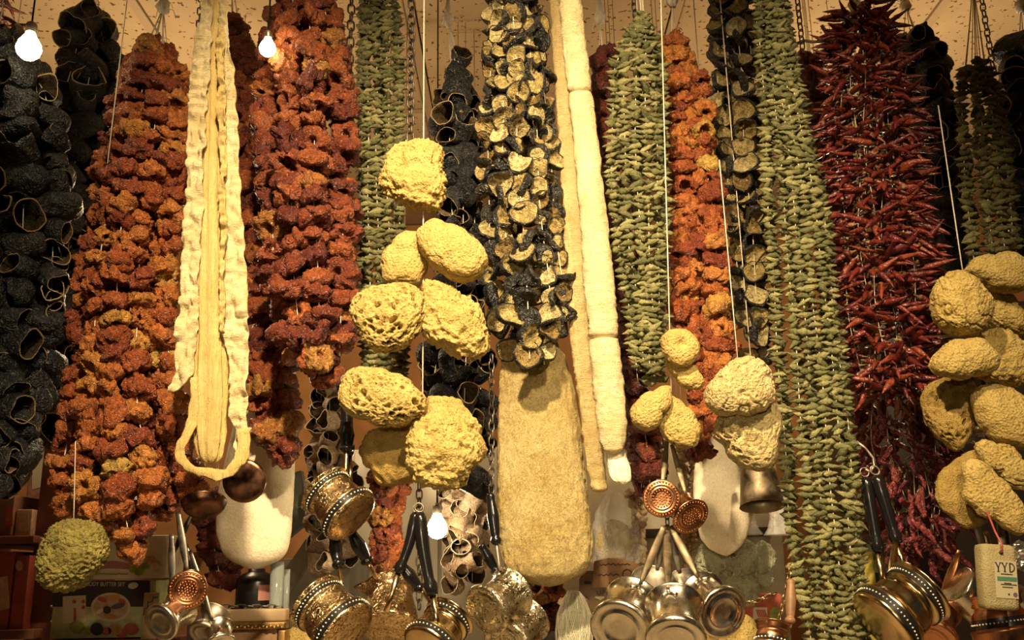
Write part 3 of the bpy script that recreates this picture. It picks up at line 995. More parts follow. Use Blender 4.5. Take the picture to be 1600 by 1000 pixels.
sponge([(1536, 604), (1560, 602), (1589, 614), (1610, 640), (1608, 700), (1574, 696), (1541, 670), (1529, 643), (1529, 614)], 1.36, 28, 'smooth', 'smooth lumpy sponge cut by the right picture edge below the knobbly one', 22)
sponge([(1529, 694), (1543, 686), (1560, 696), (1593, 720), (1612, 738), (1610, 765), (1589, 763), (1560, 739), (1536, 715)], 1.35, 17, 'pitted', 'long narrow sponge slanting out of the right picture edge', 23)
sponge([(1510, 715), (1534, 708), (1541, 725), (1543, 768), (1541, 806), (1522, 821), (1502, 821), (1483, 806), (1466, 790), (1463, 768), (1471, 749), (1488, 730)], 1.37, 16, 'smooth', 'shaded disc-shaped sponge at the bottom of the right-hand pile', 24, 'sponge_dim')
sponge([(1514, 725), (1529, 719), (1543, 725), (1560, 746), (1579, 768), (1593, 799), (1597, 821), (1586, 831), (1569, 828), (1550, 811), (1521, 792), (1507, 775), (1514, 753)], 1.33, 18, 'smooth', 'bright wedge-shaped sponge in front of the shaded disc-shaped one', 25)
sponge([(83, 823), (110, 816), (144, 823), (162, 856), (147, 896), (124, 915), (87, 915), (72, 893), (68, 873), (75, 843)], 1.38, 40, 'fibre', 'shaggy olive fibre ball in front of the cosmetics boxes', 26, 'fibre_ball', 6, name='fibre_sponge')


def twine(pts, label, name='string', rad=0.0011, group=None):
    base = pts[-1]
    return tag(put(name, mesh(name, *tube([p - base for p in pts], rad, 5), [M['thread']]), None, base), label, 'string', group)


def hang_from(px, py, Y, px_end, py_end, Y2=None):
    e = P(px_end, py_end, Y2 or Y)
    s = P(px, py, Y)
    if py <= 0:
        s.z = ZC - 0.002
    return [s + (e - s) * t for t in (0, 0.25, 0.5, 0.75, 1)]


twine(hang_from(662, 0, 1.39, 660, 745), 'white string carrying the middle sponge cluster')
twine(hang_from(1043, 0, 1.40, 1049, 615), 'white string carrying the small sponges above the copper dippers')
twine(hang_from(1124, 250, 1.38, 1153, 565), 'thin string the mushroom-cap sponge hangs from', rad=0.0009)
twine(hang_from(1466, 165, 1.40, 1505, 430), 'white string the right-hand sponge pile hangs from')
twine(hang_from(205, 0, 1.36, 168, 255), 'white string slanting in front of the black aubergines', rad=0.0009)
twine(hang_from(118, 690, 1.38, 115, 822), 'short thread above the shaggy fibre ball', rad=0.0007)


# ---- loofahs
def loofah_mat(name, c0, c1, fib=(60, 60, 220), bump=0.8, netb=0.5):
    n = N(name)
    v = n.coord()
    big = n.noise(16, 3, 0.6, v)
    fibre = n.noise(1.0, 3, 0.7, n.coord(tuple(f * 2.2 for f in fib)), 1.5)
    net = n.noise(210 if netb < 0.9 else 150, 4, 0.75, v, 2.0)
    low = 0.80 if netb < 0.9 else 0.60
    n.color(n.mix(n.ramp(big, [(0.28, c0), (0.7, c1)]), n.ramp(net, [(0.36, (low, low * 0.92, low * 0.75)), (0.54, (1, 1, 1))]), 1.0, 'MULTIPLY'))
    n.set(Roughness=0.8)
    n.b.inputs['Specular IOR Level'].default_value = 0.2
    b1 = n.bump(net, bump * netb, 0.006 if netb < 0.9 else 0.010)
    n.bump(fibre, bump, 0.004, b1)
    return n.m


M['loofah_gold'] = loofah_mat('golden_loofah', (0.62, 0.44, 0.14), (0.92, 0.74, 0.34), (120, 120, 90), 1.0, 1.0)
M['loofah_white'] = loofah_mat('cream_loofah', (0.62, 0.48, 0.23), (0.77, 0.66, 0.40), (50, 50, 160))
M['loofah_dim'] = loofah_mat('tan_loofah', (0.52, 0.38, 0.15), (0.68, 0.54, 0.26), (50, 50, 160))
M['loofah_pale'] = loofah_mat('pale_loofah', (0.84, 0.73, 0.50), (0.92, 0.84, 0.64), (60, 60, 60), 0.5)
M['loofah_core'] = loofah_mat('loofah_core', (0.56, 0.40, 0.13), (0.70, 0.53, 0.22), (150, 150, 14), 0.8)


def loofah_body(rows, Y, depth_ratio, seed, wrinkle=0.03, fold=0.0, folds=7, rings=90, seg=56, lump=0.04, cross=0.0, loc=None):
    """Closed body through (py, xl, xr) rows; vertices relative to loc."""
    rows = sorted(rows)
    zs = np.array([(P((a + b) / 2, y, Y)).z for y, a, b in rows])[::-1]
    xl = np.array([P(a, y, Y).x for y, a, b in rows])[::-1]
    xr = np.array([P(b, y, Y).x for y, a, b in rows])[::-1]
    t = np.linspace(0, 1, rings)
    t = 0.6 * t + 0.4 * t ** 2
    z = zs[0] + (zs[-1] - zs[0]) * t
    L, R = np.interp(z, zs, xl), np.interp(z, zs, xr)
    ker = np.array([1, 2, 3, 2, 1]) / 9
    L = np.convolve(np.r_[L[0], L[0], L, L[-1], L[-1]], ker, 'valid')
    R = np.convolve(np.r_[R[0], R[0], R, R[-1], R[-1]], ker, 'valid')
    hw, cx = (R - L) / 2, (R + L) / 2
    e = np.clip((z - z[0]) / (0.35 * hw.max()), 0, 1)
    hw = hw * np.maximum(0.03, np.sqrt(1 - (1 - e) ** 2))
    a = np.linspace(0, 2 * PI, seg, endpoint=False)
    V = []
    hm = hw.max()
    for i in range(rings):
        p = np.stack([np.cos(a) * 1.5, np.sin(a) * 1.5, np.full(seg, (z[i]) / hm * 0.8)], 1)
        ra = 1 + lump * fbm(p + seed, 3, seed)
        ra = ra + fold * (0.5 - np.abs(np.sin(a * folds / 2 + 1.2 * noise(np.array([[0, 0, z[i] * 6.0 + seed]]), seed)[0])) ** 0.6)
        pc = np.stack([np.cos(a) * 1.1, np.sin(a) * 1.1, np.full(seg, z[i] * 90.0)], 1)
        ra = ra + cross * (0.5 - 1.6 * np.abs(noise(pc + seed, seed + 3)))
        ra = ra + wrinkle * noise(np.stack([np.cos(a) * 9, np.sin(a) * 9, np.full(seg, z[i] * 110)], 1), seed + 5)
        V.append(np.stack([cx[i] + hw[i] * ra * np.cos(a), Y + hw[i] * depth_ratio * ra * np.sin(a), np.full(seg, z[i])], 1))
    V = np.concatenate(V)
    F = grid_faces(rings, seg)
    F.append(tuple(range(seg))[::-1])
    F.append(tuple((rings - 1) * seg + k for k in range(seg)))
    if loc is None:
        loc = Vector((float(cx[0]), Y, float(z[0])))
    V = V - np.array(loc)
    return V, F, loc


def loofah(name, label, rows, Y, dr, seed, mat, **k):
    V, F, loc = loofah_body(rows, Y, dr, seed, **k)
    return tag(put(name, mesh(name, V, F, [M[mat]]), None, loc), label, 'loofah')


loofah('loofah', 'huge golden loofah hanging in the middle below the aubergine slices',
       [(535, 790, 870), (560, 782, 884), (600, 779, 893), (650, 777, 902), (700, 776, 910), (750, 776, 916), (800, 777, 922), (850, 780, 927), (880, 786, 924), (900, 797, 914), (912, 815, 900), (917, 840, 880)],
       1.53, 0.55, 3, 'loofah_gold', wrinkle=0.03, fold=0.035, folds=9, rings=200, seg=120, lump=0.06)
loofah('loofah', 'pale cream loofah left of the orange wall, bulging at its bottom',
       [(560, 380, 462), (650, 368, 463), (720, 352, 461), (780, 339, 459), (830, 338, 456), (860, 346, 450), (880, 362, 436), (890, 380, 415)], 1.78, 0.6, 4, 'loofah_pale', wrinkle=0.008, lump=0.03)
loofah('loofah', 'pale cream loofah behind the copper dippers and mushroom-cap sponge',
       [(600, 1105, 1150), (700, 1088, 1165), (760, 1083, 1177), (800, 1085, 1177), (840, 1095, 1167), (860, 1110, 1155), (869, 1125, 1145)], 1.72, 0.6, 5, 'loofah_pale', wrinkle=0.008, lump=0.04)
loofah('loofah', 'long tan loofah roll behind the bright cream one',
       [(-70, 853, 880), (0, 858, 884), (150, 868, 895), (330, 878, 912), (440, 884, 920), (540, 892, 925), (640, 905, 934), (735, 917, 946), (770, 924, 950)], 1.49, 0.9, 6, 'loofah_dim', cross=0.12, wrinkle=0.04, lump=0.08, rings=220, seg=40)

_w = thing('wrapped_loofah', P(960, 756, 1.42), 'long bright cream loofah roll in sections ending in a crumpled pouch', 'loofah')
for k, rws in enumerate(([(-70, 866, 904), (-5, 872, 908), (60, 878, 915), (140, 886, 925), (147, 890, 923)],
                         [(147, 890, 924), (155, 888, 927), (330, 905, 948), (440, 912, 960), (525, 919, 966), (531, 922, 964)],
                         [(531, 922, 965), (540, 920, 968), (600, 926, 975), (660, 932, 980), (690, 936, 979), (705, 943, 973), (711, 952, 966)])):
    V, F, _ = loofah_body(rws, 1.42, 0.8, 20 + k, cross=0.055, rings=(70, 170, 100)[k], seg=48, wrinkle=0.022, lump=0.10, loc=_w.location)
    put('loofah_section', mesh('loofah_section', V, F, [M['loofah_white']]), _w)
V, F, _ = loofah_body([(702, 945, 976), (712, 947, 978), (730, 950, 984), (745, 953, 987), (752, 958, 986), (757, 968, 980)], 1.43, 0.45, 31, cross=0.0, fold=0.22, folds=9, rings=40, seg=48, lump=0.15, loc=_w.location)
put('pouch', mesh('pouch', V, F, [M['loofah_pale']]), _w)


def ribbon(rows, Y, thick, seed, nu=18, nv=220, crinkle=0.007, bulge=0.0, loc=(0, 0, 0)):
    """Crinkled strip of some thickness through (py, xl, xr) rows."""
    rows = sorted(rows)
    zs = np.array([P((a + b) / 2, y, Y).z for y, a, b in rows])[::-1]
    xl = np.array([P(a, y, Y).x for y, a, b in rows])[::-1]
    xr = np.array([P(b, y, Y).x for y, a, b in rows])[::-1]
    z = np.linspace(zs[0], zs[-1], nv)
    L, R = np.interp(z, zs, xl), np.interp(z, zs, xr)
    u = np.linspace(0, 1, nu)
    X = L[:, None] + (R - L)[:, None] * u[None, :]
    Z = np.repeat(z[:, None], nu, 1)
    q = np.stack([X.ravel() * 60, np.zeros(X.size), Z.ravel() * 60], 1)
    c = crinkle * (0.5 - 1.6 * np.abs(noise(q + seed, seed))) + 0.5 * crinkle * noise(q * 2.7, seed + 1)
    edge = 0.003 * noise(np.stack([np.repeat(u[None, :] * 2, nv, 0).ravel(), Z.ravel() * 45, np.zeros(X.size)], 1), seed + 2)
    Yf = Y - bulge * np.sin(PI * np.repeat(u[None, :], nv, 0)).ravel() + c
    Vf = np.stack([X.ravel() + edge, Yf, Z.ravel()], 1)
    Vb = Vf + np.array([0, thick, 0])
    n = nu * nv
    V = np.concatenate([Vf, Vb]) - np.array(loc)
    F = grid_faces(nv, nu, False)
    Fb = [tuple(i + n for i in f[::-1]) for f in F]
    side = []
    for i in range(nv - 1):
        side.append((i * nu, (i + 1) * nu, (i + 1) * nu + n, i * nu + n))
        side.append(((i + 1) * nu + nu - 1, i * nu + nu - 1, i * nu + nu - 1 + n, (i + 1) * nu + nu - 1 + n))
    for j in range(nu - 1):
        side.append((j + 1, j, j + n, j + 1 + n))
        b = (nv - 1) * nu
        side.append((b + j, b + j + 1, b + j + 1 + n, b + j + n))
    return V, F + Fb + side


_s = thing('split_loofah', P(335, 742, 1.34), 'split cream loofah strip with a ribbed core between two crinkled flaps', 'loofah')
V, F, _ = loofah_body([(-70, 328, 348), (0, 324, 346), (100, 323, 345), (333, 313, 345), (450, 306, 348), (550, 303, 352), (620, 300, 354), (690, 304, 351), (715, 310, 347), (726, 320, 338)], 1.36, 0.7, 40, fold=0.32, folds=9, rings=150, seg=60, lump=0.06, wrinkle=0.02, loc=_s.location)
put('core', mesh('core', V, F, [M['loofah_core']]), _s)
put('flap', mesh('flap', *ribbon([(-70, 322, 332), (0, 316, 332), (100, 300, 327), (200, 292, 322), (333, 287, 315), (450, 281, 311), (550, 275, 306), (585, 271, 300), (600, 267, 290), (612, 264, 272)], 1.345, 0.004, 41, loc=_s.location), [M['loofah_white']]), _s)
put('flap', mesh('flap', *ribbon([(-70, 340, 352), (0, 341, 354), (100, 346, 362), (200, 346, 371), (333, 346, 379), (450, 348, 386), (550, 353, 385), (620, 358, 385), (690, 366, 386), (712, 370, 384)], 1.352, 0.004, 42, loc=_s.location), [M['loofah_white']]), _s)
put('flap', mesh('flap', *ribbon([(40, 338, 350), (120, 340, 352), (250, 341, 354), (400, 343, 352), (520, 344, 350)], 1.335, 0.003, 44, 8, loc=_s.location), [M['loofah_core']]), _s)
_lp = [(306, 590), (305, 625), (300, 655), (291, 682), (281, 700), (280, 716), (290, 729), (310, 737), (338, 742), (360, 737), (374, 722), (381, 700), (383, 672)]
_lp = [tuple(np.array(_lp[i]) * (1 - f) + np.array(_lp[i + 1]) * f) for i in range(12) for f in (0, 0.25, 0.5, 0.75)] + [_lp[12]]
_pts = [P(x, y, 1.35 - 0.012 * math.sin(i / 48 * PI)) - _s.location for i, (x, y) in enumerate(_lp)]
V, F = tube(_pts, np.interp(np.linspace(0, 12, 49), range(13), [0.008, 0.007, 0.007, 0.007, 0.006, 0.0055, 0.006, 0.007, 0.0075, 0.007, 0.007, 0.008, 0.010]), 10, True, 0.35)
V = np.array([tuple(v) for v in V])
V = V + 0.0035 * nvec(V * 70, 77) + 0.0015 * nvec(V * 190, 78)
put('loop', mesh('loop', V, F, [M['loofah_core']]), _s)

# ------------------------------------------------------------------ metalware
def metal_mat(name, c0, c1, rough=0.25, engrave=0.0, scale=150, mottle=26):
    n = N(name)
    v = n.coord()
    n.color(n.ramp(n.noise(mottle, 4, 0.6, v), [(0.3, c0), (0.7, c1)]))
    n.set(Metallic=1.0)
    rr = n.ramp(n.noise(60, 3, 0.6, v), [(0.3, (rough * .7,) * 3), (0.7, (min(1, rough * 1.5),) * 3)])
    n.link(rr, n.b.inputs['Roughness'])
    if engrave > 0:
        w = n.noise(scale, 2, 0.4, v, 2.5)
        lines = n.ramp(w, [(0.42, (1, 1, 1)), (0.48, (0, 0, 0)), (0.54, (1, 1, 1))])
        n.bump(lines, engrave, 0.002)
        base = n.b.inputs['Base Color'].links[0].from_socket
        n.color(n.mix((0.05, 0.03, 0.015), base, n.ramp(w, [(0.45, (1, 1, 1)), (0.475, (0, 0, 0)), (0.495, (0, 0, 0)), (0.52, (1, 1, 1))])))
    else:
        n.bump(n.noise(14, 2, 0.5, v), 0.25, 0.006)
    return n.m


M['tin'] = metal_mat('tinned_metal', (0.46, 0.41, 0.31), (0.74, 0.69, 0.56), 0.24)
M['tin_engraved'] = metal_mat('engraved_tinned_metal', (0.48, 0.41, 0.26), (0.74, 0.66, 0.46), 0.26, 0.4, 85)
M['brass'] = metal_mat('polished_brass', (0.50, 0.35, 0.16), (0.74, 0.57, 0.31), 0.18)
M['brass_engraved'] = metal_mat('engraved_brass', (0.48, 0.32, 0.15), (0.74, 0.56, 0.30), 0.26, 0.5, 110)
M['copper'] = metal_mat('polished_copper', (0.34, 0.14, 0.06), (0.58, 0.28, 0.14), 0.3)
M['copper_dark'] = metal_mat('darkened_copper', (0.10, 0.05, 0.03), (0.22, 0.11, 0.06), 0.3)
M['steel'] = metal_mat('dull_steel', (0.26, 0.22, 0.16), (0.46, 0.40, 0.31), 0.48)
M['strap'] = metal_mat('tarnished_strap', (0.16, 0.12, 0.07), (0.34, 0.27, 0.17), 0.5)
M['iron'] = metal_mat('dark_iron', (0.10, 0.085, 0.065), (0.22, 0.19, 0.15), 0.4)
M['black_handle'] = simple('black_lacquer', (0.008, 0.007, 0.007), 0.22)
M['black_enamel'] = simple('black_enamel', (0.012, 0.010, 0.009), 0.3)
M['bead'] = simple('pale_enamel_dots', (0.75, 0.68, 0.50), 0.4)
M['wood_handle'] = simple('turned_wood', (0.20, 0.10, 0.04), 0.5, 0, 0.3, 60)


def basis(base_dir, roll=0.0):
    """Rotation whose local -Z points along base_dir (x right, toward viewer, z up)."""
    w = Vector((base_dir[0], -base_dir[1], base_dir[2])).normalized()
    return (-w).to_track_quat('Z', 'Y').to_matrix() @ Matrix.Rotation(roll, 3, 'Z')


MUG = [(0.0, 0.06), (0.30, 0.06), (0.50, 0.055), (0.54, 0.02), (0.62, 0.02), (0.66, 0.06), (0.80, 0.04), (0.90, 0.0), (0.97, 0.03), (1.0, 0.12), (0.99, 0.22), (0.93, 0.30), (0.84, 0.40), (0.80, 0.55), (0.78, 0.80), (0.78, 1.10), (0.81, 1.30), (0.88, 1.48), (0.97, 1.60), (1.0, 1.63), (0.99, 1.66), (0.94, 1.63), (0.84, 1.48), (0.76, 1.25), (0.74, 0.7), (0.70, 0.2), (0.4, 0.13), (0.0, 0.13)]
DRUM = [(0.0, 0.0), (0.5, 0.0), (0.86, 0.01), (0.94, 0.04), (0.97, 0.10), (0.97, 0.36), (0.99, 0.40), (0.97, 0.44), (0.88, 0.50), (0.84, 0.65), (0.83, 0.85), (0.80, 0.97), (0.74, 1.05), (0.74, 1.12), (0.80, 1.16), (0.84, 1.20), (0.84, 1.42), (0.88, 1.47), (0.93, 1.50), (0.93, 1.54), (0.86, 1.54), (0.78, 1.44), (0.72, 1.2), (0.70, 1.08), (0.78, 0.9), (0.80, 0.5), (0.7, 0.1), (0.0, 0.08)]
TAPER = [(0.0, 0.0), (0.6, 0.0), (0.94, 0.02), (1.0, 0.07), (0.99, 0.14), (0.95, 0.2), (0.86, 0.6), (0.76, 1.0), (0.70, 1.25), (0.72, 1.38), (0.80, 1.52), (0.84, 1.58), (0.80, 1.58), (0.70, 1.40), (0.66, 1.25), (0.72, 1.0), (0.82, 0.6), (0.9, 0.15), (0.0, 0.1)]
CUP = [(0.0, 0.0), (0.72, 0.0), (0.78, 0.03), (0.80, 0.1), (0.86, 0.6), (0.93, 1.2), (1.0, 1.7), (1.02, 1.72), (0.98, 1.72), (0.90, 1.2), (0.82, 0.6), (0.76, 0.1), (0.0, 0.06)]
DIPPER = [(0.0, 0.02), (0.30, 0.02), (0.52, 0.02), (0.55, -0.02), (0.60, -0.02), (0.63, 0.02), (0.68, 0.02), (0.71, -0.03), (0.77, -0.03), (0.80, 0.02), (0.94, 0.0), (1.0, 0.02), (1.02, 0.07), (0.99, 0.12), (0.86, 0.20), (0.78, 0.34), (0.72, 0.7), (0.72, 0.95), (0.80, 1.08), (0.76, 1.08), (0.68, 0.95), (0.68, 0.6), (0.7, 0.3), (0.0, 0.2)]


def pot(name, label, px, py, Y, rad, base_dir, prof, mat, handle=None, bands=(), studs=False, handle_mat='tin', grip=None, cat='pot', group=None, hcurve=0.0, rivet=False, seg=40, roll=0.0, hw=4.0, spout=False):
    """A vessel whose base disc is centred on the pixel; handle: pixel (x, y) its far end reaches; bands: (z0, z1) dark dotted bands."""
    m = mpp(px, py, Y)
    r = rad * m
    R = basis(base_dir, roll)
    base = P(px, py, Y)
    root = thing(name, base, label, cat, group)
    V, F = lathe([(a * r, b * r) for a, b in prof], seg, False)
    V = np.array(V)
    if spout:
        t = smooth(V[:, 2] / r, 1.2, 1.5) * smooth(np.arctan2(V[:, 1], V[:, 0]), -0.5, 0) * smooth(-np.arctan2(V[:, 1], V[:, 0]), -0.5, 0)
        V[:, 0] += 0.35 * r * t
    V = [R @ Vector(v) for v in V]
    put('body', mesh('body', V, F, [M[mat]]), root)
    H = max(b for a, b in prof) * r
    pz = np.array([b for a, b in prof])
    pr = np.array([a for a, b in prof])
    k_rim = int(np.argmax(pz))
    po = prof[:k_rim + 1]

    def rad_at(z):
        zz = np.array([b for a, b in po[3:]])
        rr = np.array([a for a, b in po[3:]])
        k = np.argsort(zz)
        return float(np.interp(z, zz[k], rr[k]))
    for z0, z1 in bands:
        a = [(rad_at(z0 + (z1 - z0) * t) * r + 0.0008, (z0 + (z1 - z0) * t) * r) for t in (0, 0.2, 0.5, 0.8, 1)]
        V, F = lathe(a, seg, False)
        b = put('band', mesh('band', [R @ Vector(v) for v in V], F, [M['black_enamel']]), root)
        n = max(16, int(2 * PI * rad * 0.95 / 6.5))
        dots = []
        Vd, Fd = ico(1)
        for q in range(n):
            an = 2 * PI * q / n
            zc = (z0 + z1) / 2 * r
            rr = rad_at((z0 + z1) / 2) * r + 0.0012
            c = R @ Vector((rr * math.cos(an), rr * math.sin(an), zc))
            dots.append(([c + Vector(v) * (1.5 * m) for v in Vd], Fd))
        V, F, _ = join(dots)
        o = put('beading', mesh('beading', V, F, [M['bead']]), b)
        o['kind'] = 'stuff'
    if studs:
        dots = []
        Vd, Fd = ico(2)
        for ring, n in ((0.0, 1), (0.14, 6), (0.29, 12), (0.44, 18), (0.88, 34)):
            for q in range(n):
                an = 2 * PI * q / n + ring * 3
                c = R @ Vector((ring * r * math.cos(an), ring * r * math.sin(an), (0.02 if ring < .8 else 0.005) * r))
                s = 0.062 if ring < 0.8 else 0.055
                dots.append(([c + Vector(v) * (s * r) for v in Vd], Fd))
        V, F, _ = join(dots)
        o = put('studs', mesh('studs', V, F, [M[mat]]), root)
        o['kind'] = 'stuff'
    if handle is not None:
        end = P(handle[0], handle[1], handle[2] if len(handle) > 2 else Y + 0.03) - base
        # leave the body near the rim, on the side that faces the handle's far end
        top = R @ Vector((0, 0, H * 0.92))
        d = end - top
        ax = (R @ Vector((0, 0, 1)))
        side = (d - ax * d.dot(ax))
        side.normalize()
        s0 = R @ Vector((0, 0, H * 0.90)) + side * (rad_at(max(b for a, b in prof) * 0.9) * r + 0.001)
        pts, n = [], 12
        for q in range(n + 1):
            t = q / n
            pts.append(s0 + (end - s0) * t + side * (hcurve * m * math.sin(t * PI)) + Vector((0, -0.0, 0)))
        if grip is None:
            rr = [hw * m * (0.55 + 0.75 * math.sin(min(1, q / n * 1.15) * PI * 0.85)) for q in range(n + 1)]
            V, F = tube(pts, rr, 10, True, 0.28, Vector((0, 1, 0)))
            put('handle', mesh('handle', V, F, [M[handle_mat]]), root)
        else:
            cut = int(n * grip)
            V, F = tube(pts[:cut + 1], hw * m * 0.5, 8)
            h = put('handle', mesh('handle', V, F, [M[handle_mat]]), root)
            g = pts[cut:]
            k = len(g)
            shape = np.interp(np.linspace(0, 1, k * 3), [0, 0.05, 0.1, 0.14, 0.2, 0.55, 0.85, 0.95, 1], [0.7, 1.15, 1.15, 0.8, 0.95, 1.25, 0.85, 0.95, 0.5]) * hw * m * 1.25
            gp = [g[0] + (g[-1] - g[0]) * t for t in np.linspace(0, 1, k * 3)]
            V, F = tube(gp, list(shape), 14)
            put('grip', mesh('grip', V, F, [M['wood_handle' if handle_mat == 'wood_handle' else 'black_handle']]), h)
        if rivet:
            u = ax
            s = side.cross(u).normalized()
            c = R @ Vector((0, 0, H * 0.80)) + side * (rad_at(max(b for a, b in prof) * 0.80) * r + 0.0015)
            parts = []
            for q in (-1, 1):
                parts.append(tube([c, c + s * (q * 5 * m) - u * (2 * m), c + s * (q * 10 * m) - u * (5 * m), c + s * (q * 14 * m) - u * (4 * m) - side * (1.5 * m)], [3.2 * m, 2.8 * m, 3.4 * m, 1.2 * m], 8, True, 0.5))
            parts.append(tube([c + u * (12 * m), c], [4 * m, 3.5 * m], 8, True, 0.5))
            V, F, _ = join(parts)
            put('rivet_plate', mesh('rivet_plate', V, F, [M['tin']]), root)
    return root


# -- left of the picture
pot('tin_mug', 'tin mug with its round plain base turned to the viewer, bottom left', 250, 974, 1.36, 31, (-0.35, 0.85, -0.45), MUG, 'tin', (268, 835), handle_mat='iron', hw=5)
pot('copper_dipper', 'small dipper with a studded copper base above the bottom left tin mug', 293, 922, 1.37, 30, (0.15, 0.9, -0.25), DIPPER, 'copper', (278, 800), studs=True, handle_mat='iron', hw=5)
pot('tin_mug', 'small dim mug half hidden beneath the studded copper dipper', 318, 992, 1.42, 26, (-0.2, 0.7, -0.7), MUG, 'steel', (290, 850), handle_mat='iron')
pot('tin_mug', 'dull mug cut by the bottom picture edge beside the gilt picture frame', 345, 1010, 1.40, 24, (0.3, 0.6, -0.6), MUG, 'tin', (297, 860), handle_mat='iron')
pot('copper_pan', 'dark copper pan bottom with scratched script under the ribbon loop of the split loofah', 381, 752, 1.44, 34, (0.05, 0.95, -0.2), [(0, 0), (0.5, -0.02), (0.8, 0.0), (0.95, 0.05), (1.0, 0.12), (0.98, 0.16), (0.9, 0.1), (0.5, 0.06), (0, 0.05)], 'copper_dark', cat='pan')
pot('copper_ladle', 'shallow copper ladle lying against the lower end of the orange pepper garland', 318, 800, 1.40, 34, (0.15, 0.45, -0.85), [(0, 0), (0.4, 0.0), (0.75, 0.08), (0.93, 0.25), (1.0, 0.45), (1.03, 0.5), (0.98, 0.5), (0.88, 0.28), (0.6, 0.1), (0, 0.05)], 'copper_dark', (272, 862), handle_mat='iron', cat='ladle')
# -- ornate coffee pots left of the middle
pot('coffee_pot', 'upper gilt coffee pot with black dotted bands, its base turned down', 552, 810, 1.36, 48, (0.66, 0.28, -0.62), DRUM, 'brass_engraved', (543, 660, 1.40), bands=((0.12, 0.35), (1.22, 1.40)), handle_mat='brass', grip=0.45, hw=8)
pot('coffee_pot', 'lower gilt coffee pot with black dotted band above the bottom picture edge', 544, 990, 1.31, 54, (0.66, 0.36, -0.55), DRUM, 'brass_engraved', (520, 830, 1.40), bands=((0.12, 0.35), (1.22, 1.40)), handle_mat='brass', grip=0.35, hw=7.5)
pot('coffee_pot', 'engraved gold coffee pot with a lip, right of the lower gilt one', 608, 985, 1.45, 50, (0.05, 0.55, -0.85), TAPER, 'brass_engraved', (547, 828, 1.43), handle_mat='brass', grip=0.35, hw=7.5, spout=True)
pot('coffee_pot', 'brass pot with a black dotted band below the two black handles', 668, 1015, 1.37, 46, (-0.45, 0.6, -0.65), DRUM, 'brass', (625, 880, 1.38), bands=((0.12, 0.36), (1.20, 1.42)), handle_mat='brass', grip=0.35, hw=7)
pot('coffee_pot', 'engraved tinned pot with its base facing down left, beside the huge loofah', 758, 955, 1.34, 42, (-0.62, 0.68, -0.42), MUG, 'tin_engraved', (766, 770, 1.38), handle_mat='steel', grip=0.4, hw=6.5)
pot('coffee_pot', 'engraved pot half hidden behind the tinned one beside the huge loofah', 790, 1005, 1.40, 42, (-0.5, 0.7, -0.5), MUG, 'tin_engraved', (752, 850, 1.42), handle_mat='steel', grip=0.5, hw=6)


def black_handle(x0, y0, x1, y1, Y, w, label, bend=0):
    a, b = P(x0, y0, Y), P(x1, y1, Y)
    m = mpp(x0, y0, Y)
    root = thing('pot_handle', b, label, 'handle')
    side = Vector((1, 0, 0)) * bend * m
    n = 16
    pts = [a + (b - a) * (i / n) + side * math.sin(i / n * PI) - b for i in range(n + 1)]
    rr = np.interp(np.linspace(0, 1, n + 1), [0, 0.05, 0.25, 0.7, 0.84, 0.88, 0.93, 1], [0.5, 0.95, 1.1, 0.85, 0.8, 1.15, 1.0, 0.8]) * w * m
    put('grip', mesh('grip', *tube(pts, list(rr), 14), [M['black_handle']]), root)
    d = (b - a).normalized()
    put('shank', mesh('shank', *tube([Vector((0, 0, 0)), d * (34 * m), d * (60 * m)], [w * .55 * m, w * .5 * m, w * .6 * m], 8, True, 0.6), [M['brass']]), root)
    u = -d
    ring = [a - b + u * (7 * m) + (u * math.cos(t) + Vector((1, 0, 0)) * math.sin(t)) * (7 * m) for t in np.linspace(0, 2 * PI, 14)]
    put('hanging_ring', mesh('hanging_ring', *tube(ring, 1.3 * m, 6, False), [M['steel']]), root)
    return root


black_handle(650, 800, 622, 895, 1.37, 8.5, 'glossy black pot handle slanting down left below the cauliflower-like sponge', 4)
black_handle(656, 800, 676, 930, 1.36, 10, 'glossy black pot handle hanging in front of the low glaring bulb', -3)
black_handle(1352, 745, 1372, 862, 1.43, 9.5, 'black pot handle close to the long okra garland')
black_handle(1369, 742, 1402, 850, 1.42, 9.5, 'black pot handle close to the dull chilies')
black_handle(540, 600, 545, 712, 1.42, 9, 'black pot handle beside the torn sea sponge')

# -- dippers and tin mugs right of the middle
pot('copper_dipper', 'copper dipper with a round studded base facing straight ahead', 1034, 779, 1.38, 29, (-0.08, 1.0, -0.1), DIPPER, 'copper', (1042, 690, 1.43), studs=True, handle_mat='strap', hw=4)
pot('copper_dipper', 'reddish copper dipper tilted with a studded oval base', 1080, 808, 1.40, 31, (0.35, 0.72, -0.6), DIPPER, 'copper', (1050, 695, 1.43), studs=True, handle_mat='strap', hw=4)
G_M = 'tin mugs hanging under the copper dippers'
pot('tin_mug', 'tin mug on the left of the three hanging under the copper dippers', 968, 985, 1.36, 50, (-0.38, 0.80, -0.45), MUG, 'tin', (1038, 822, 1.39), rivet=True, handle_mat='strap', hw=5.5, group=G_M)
pot('tin_mug', 'middle of the three tin mugs under the copper dippers, cut by the bottom edge', 1056, 1002, 1.29, 48, (-0.12, 0.70, -0.65), MUG, 'tin', (1042, 822, 1.41), rivet=True, handle_mat='strap', hw=6, group=G_M)
pot('tin_mug', 'tin mug on the right of the three, its ringed base fully visible', 1131, 958, 1.36, 42, (0.32, 0.88, -0.35), MUG, 'tin', (1047, 822, 1.41), rivet=True, handle_mat='strap', hw=5.5, group=G_M)
pot('tin_mug', 'tin mug hidden behind the three under the copper dippers', 1012, 960, 1.46, 40, (-0.3, 0.6, -0.7), MUG, 'steel', (1040, 825, 1.46), handle_mat='steel', hw=5)
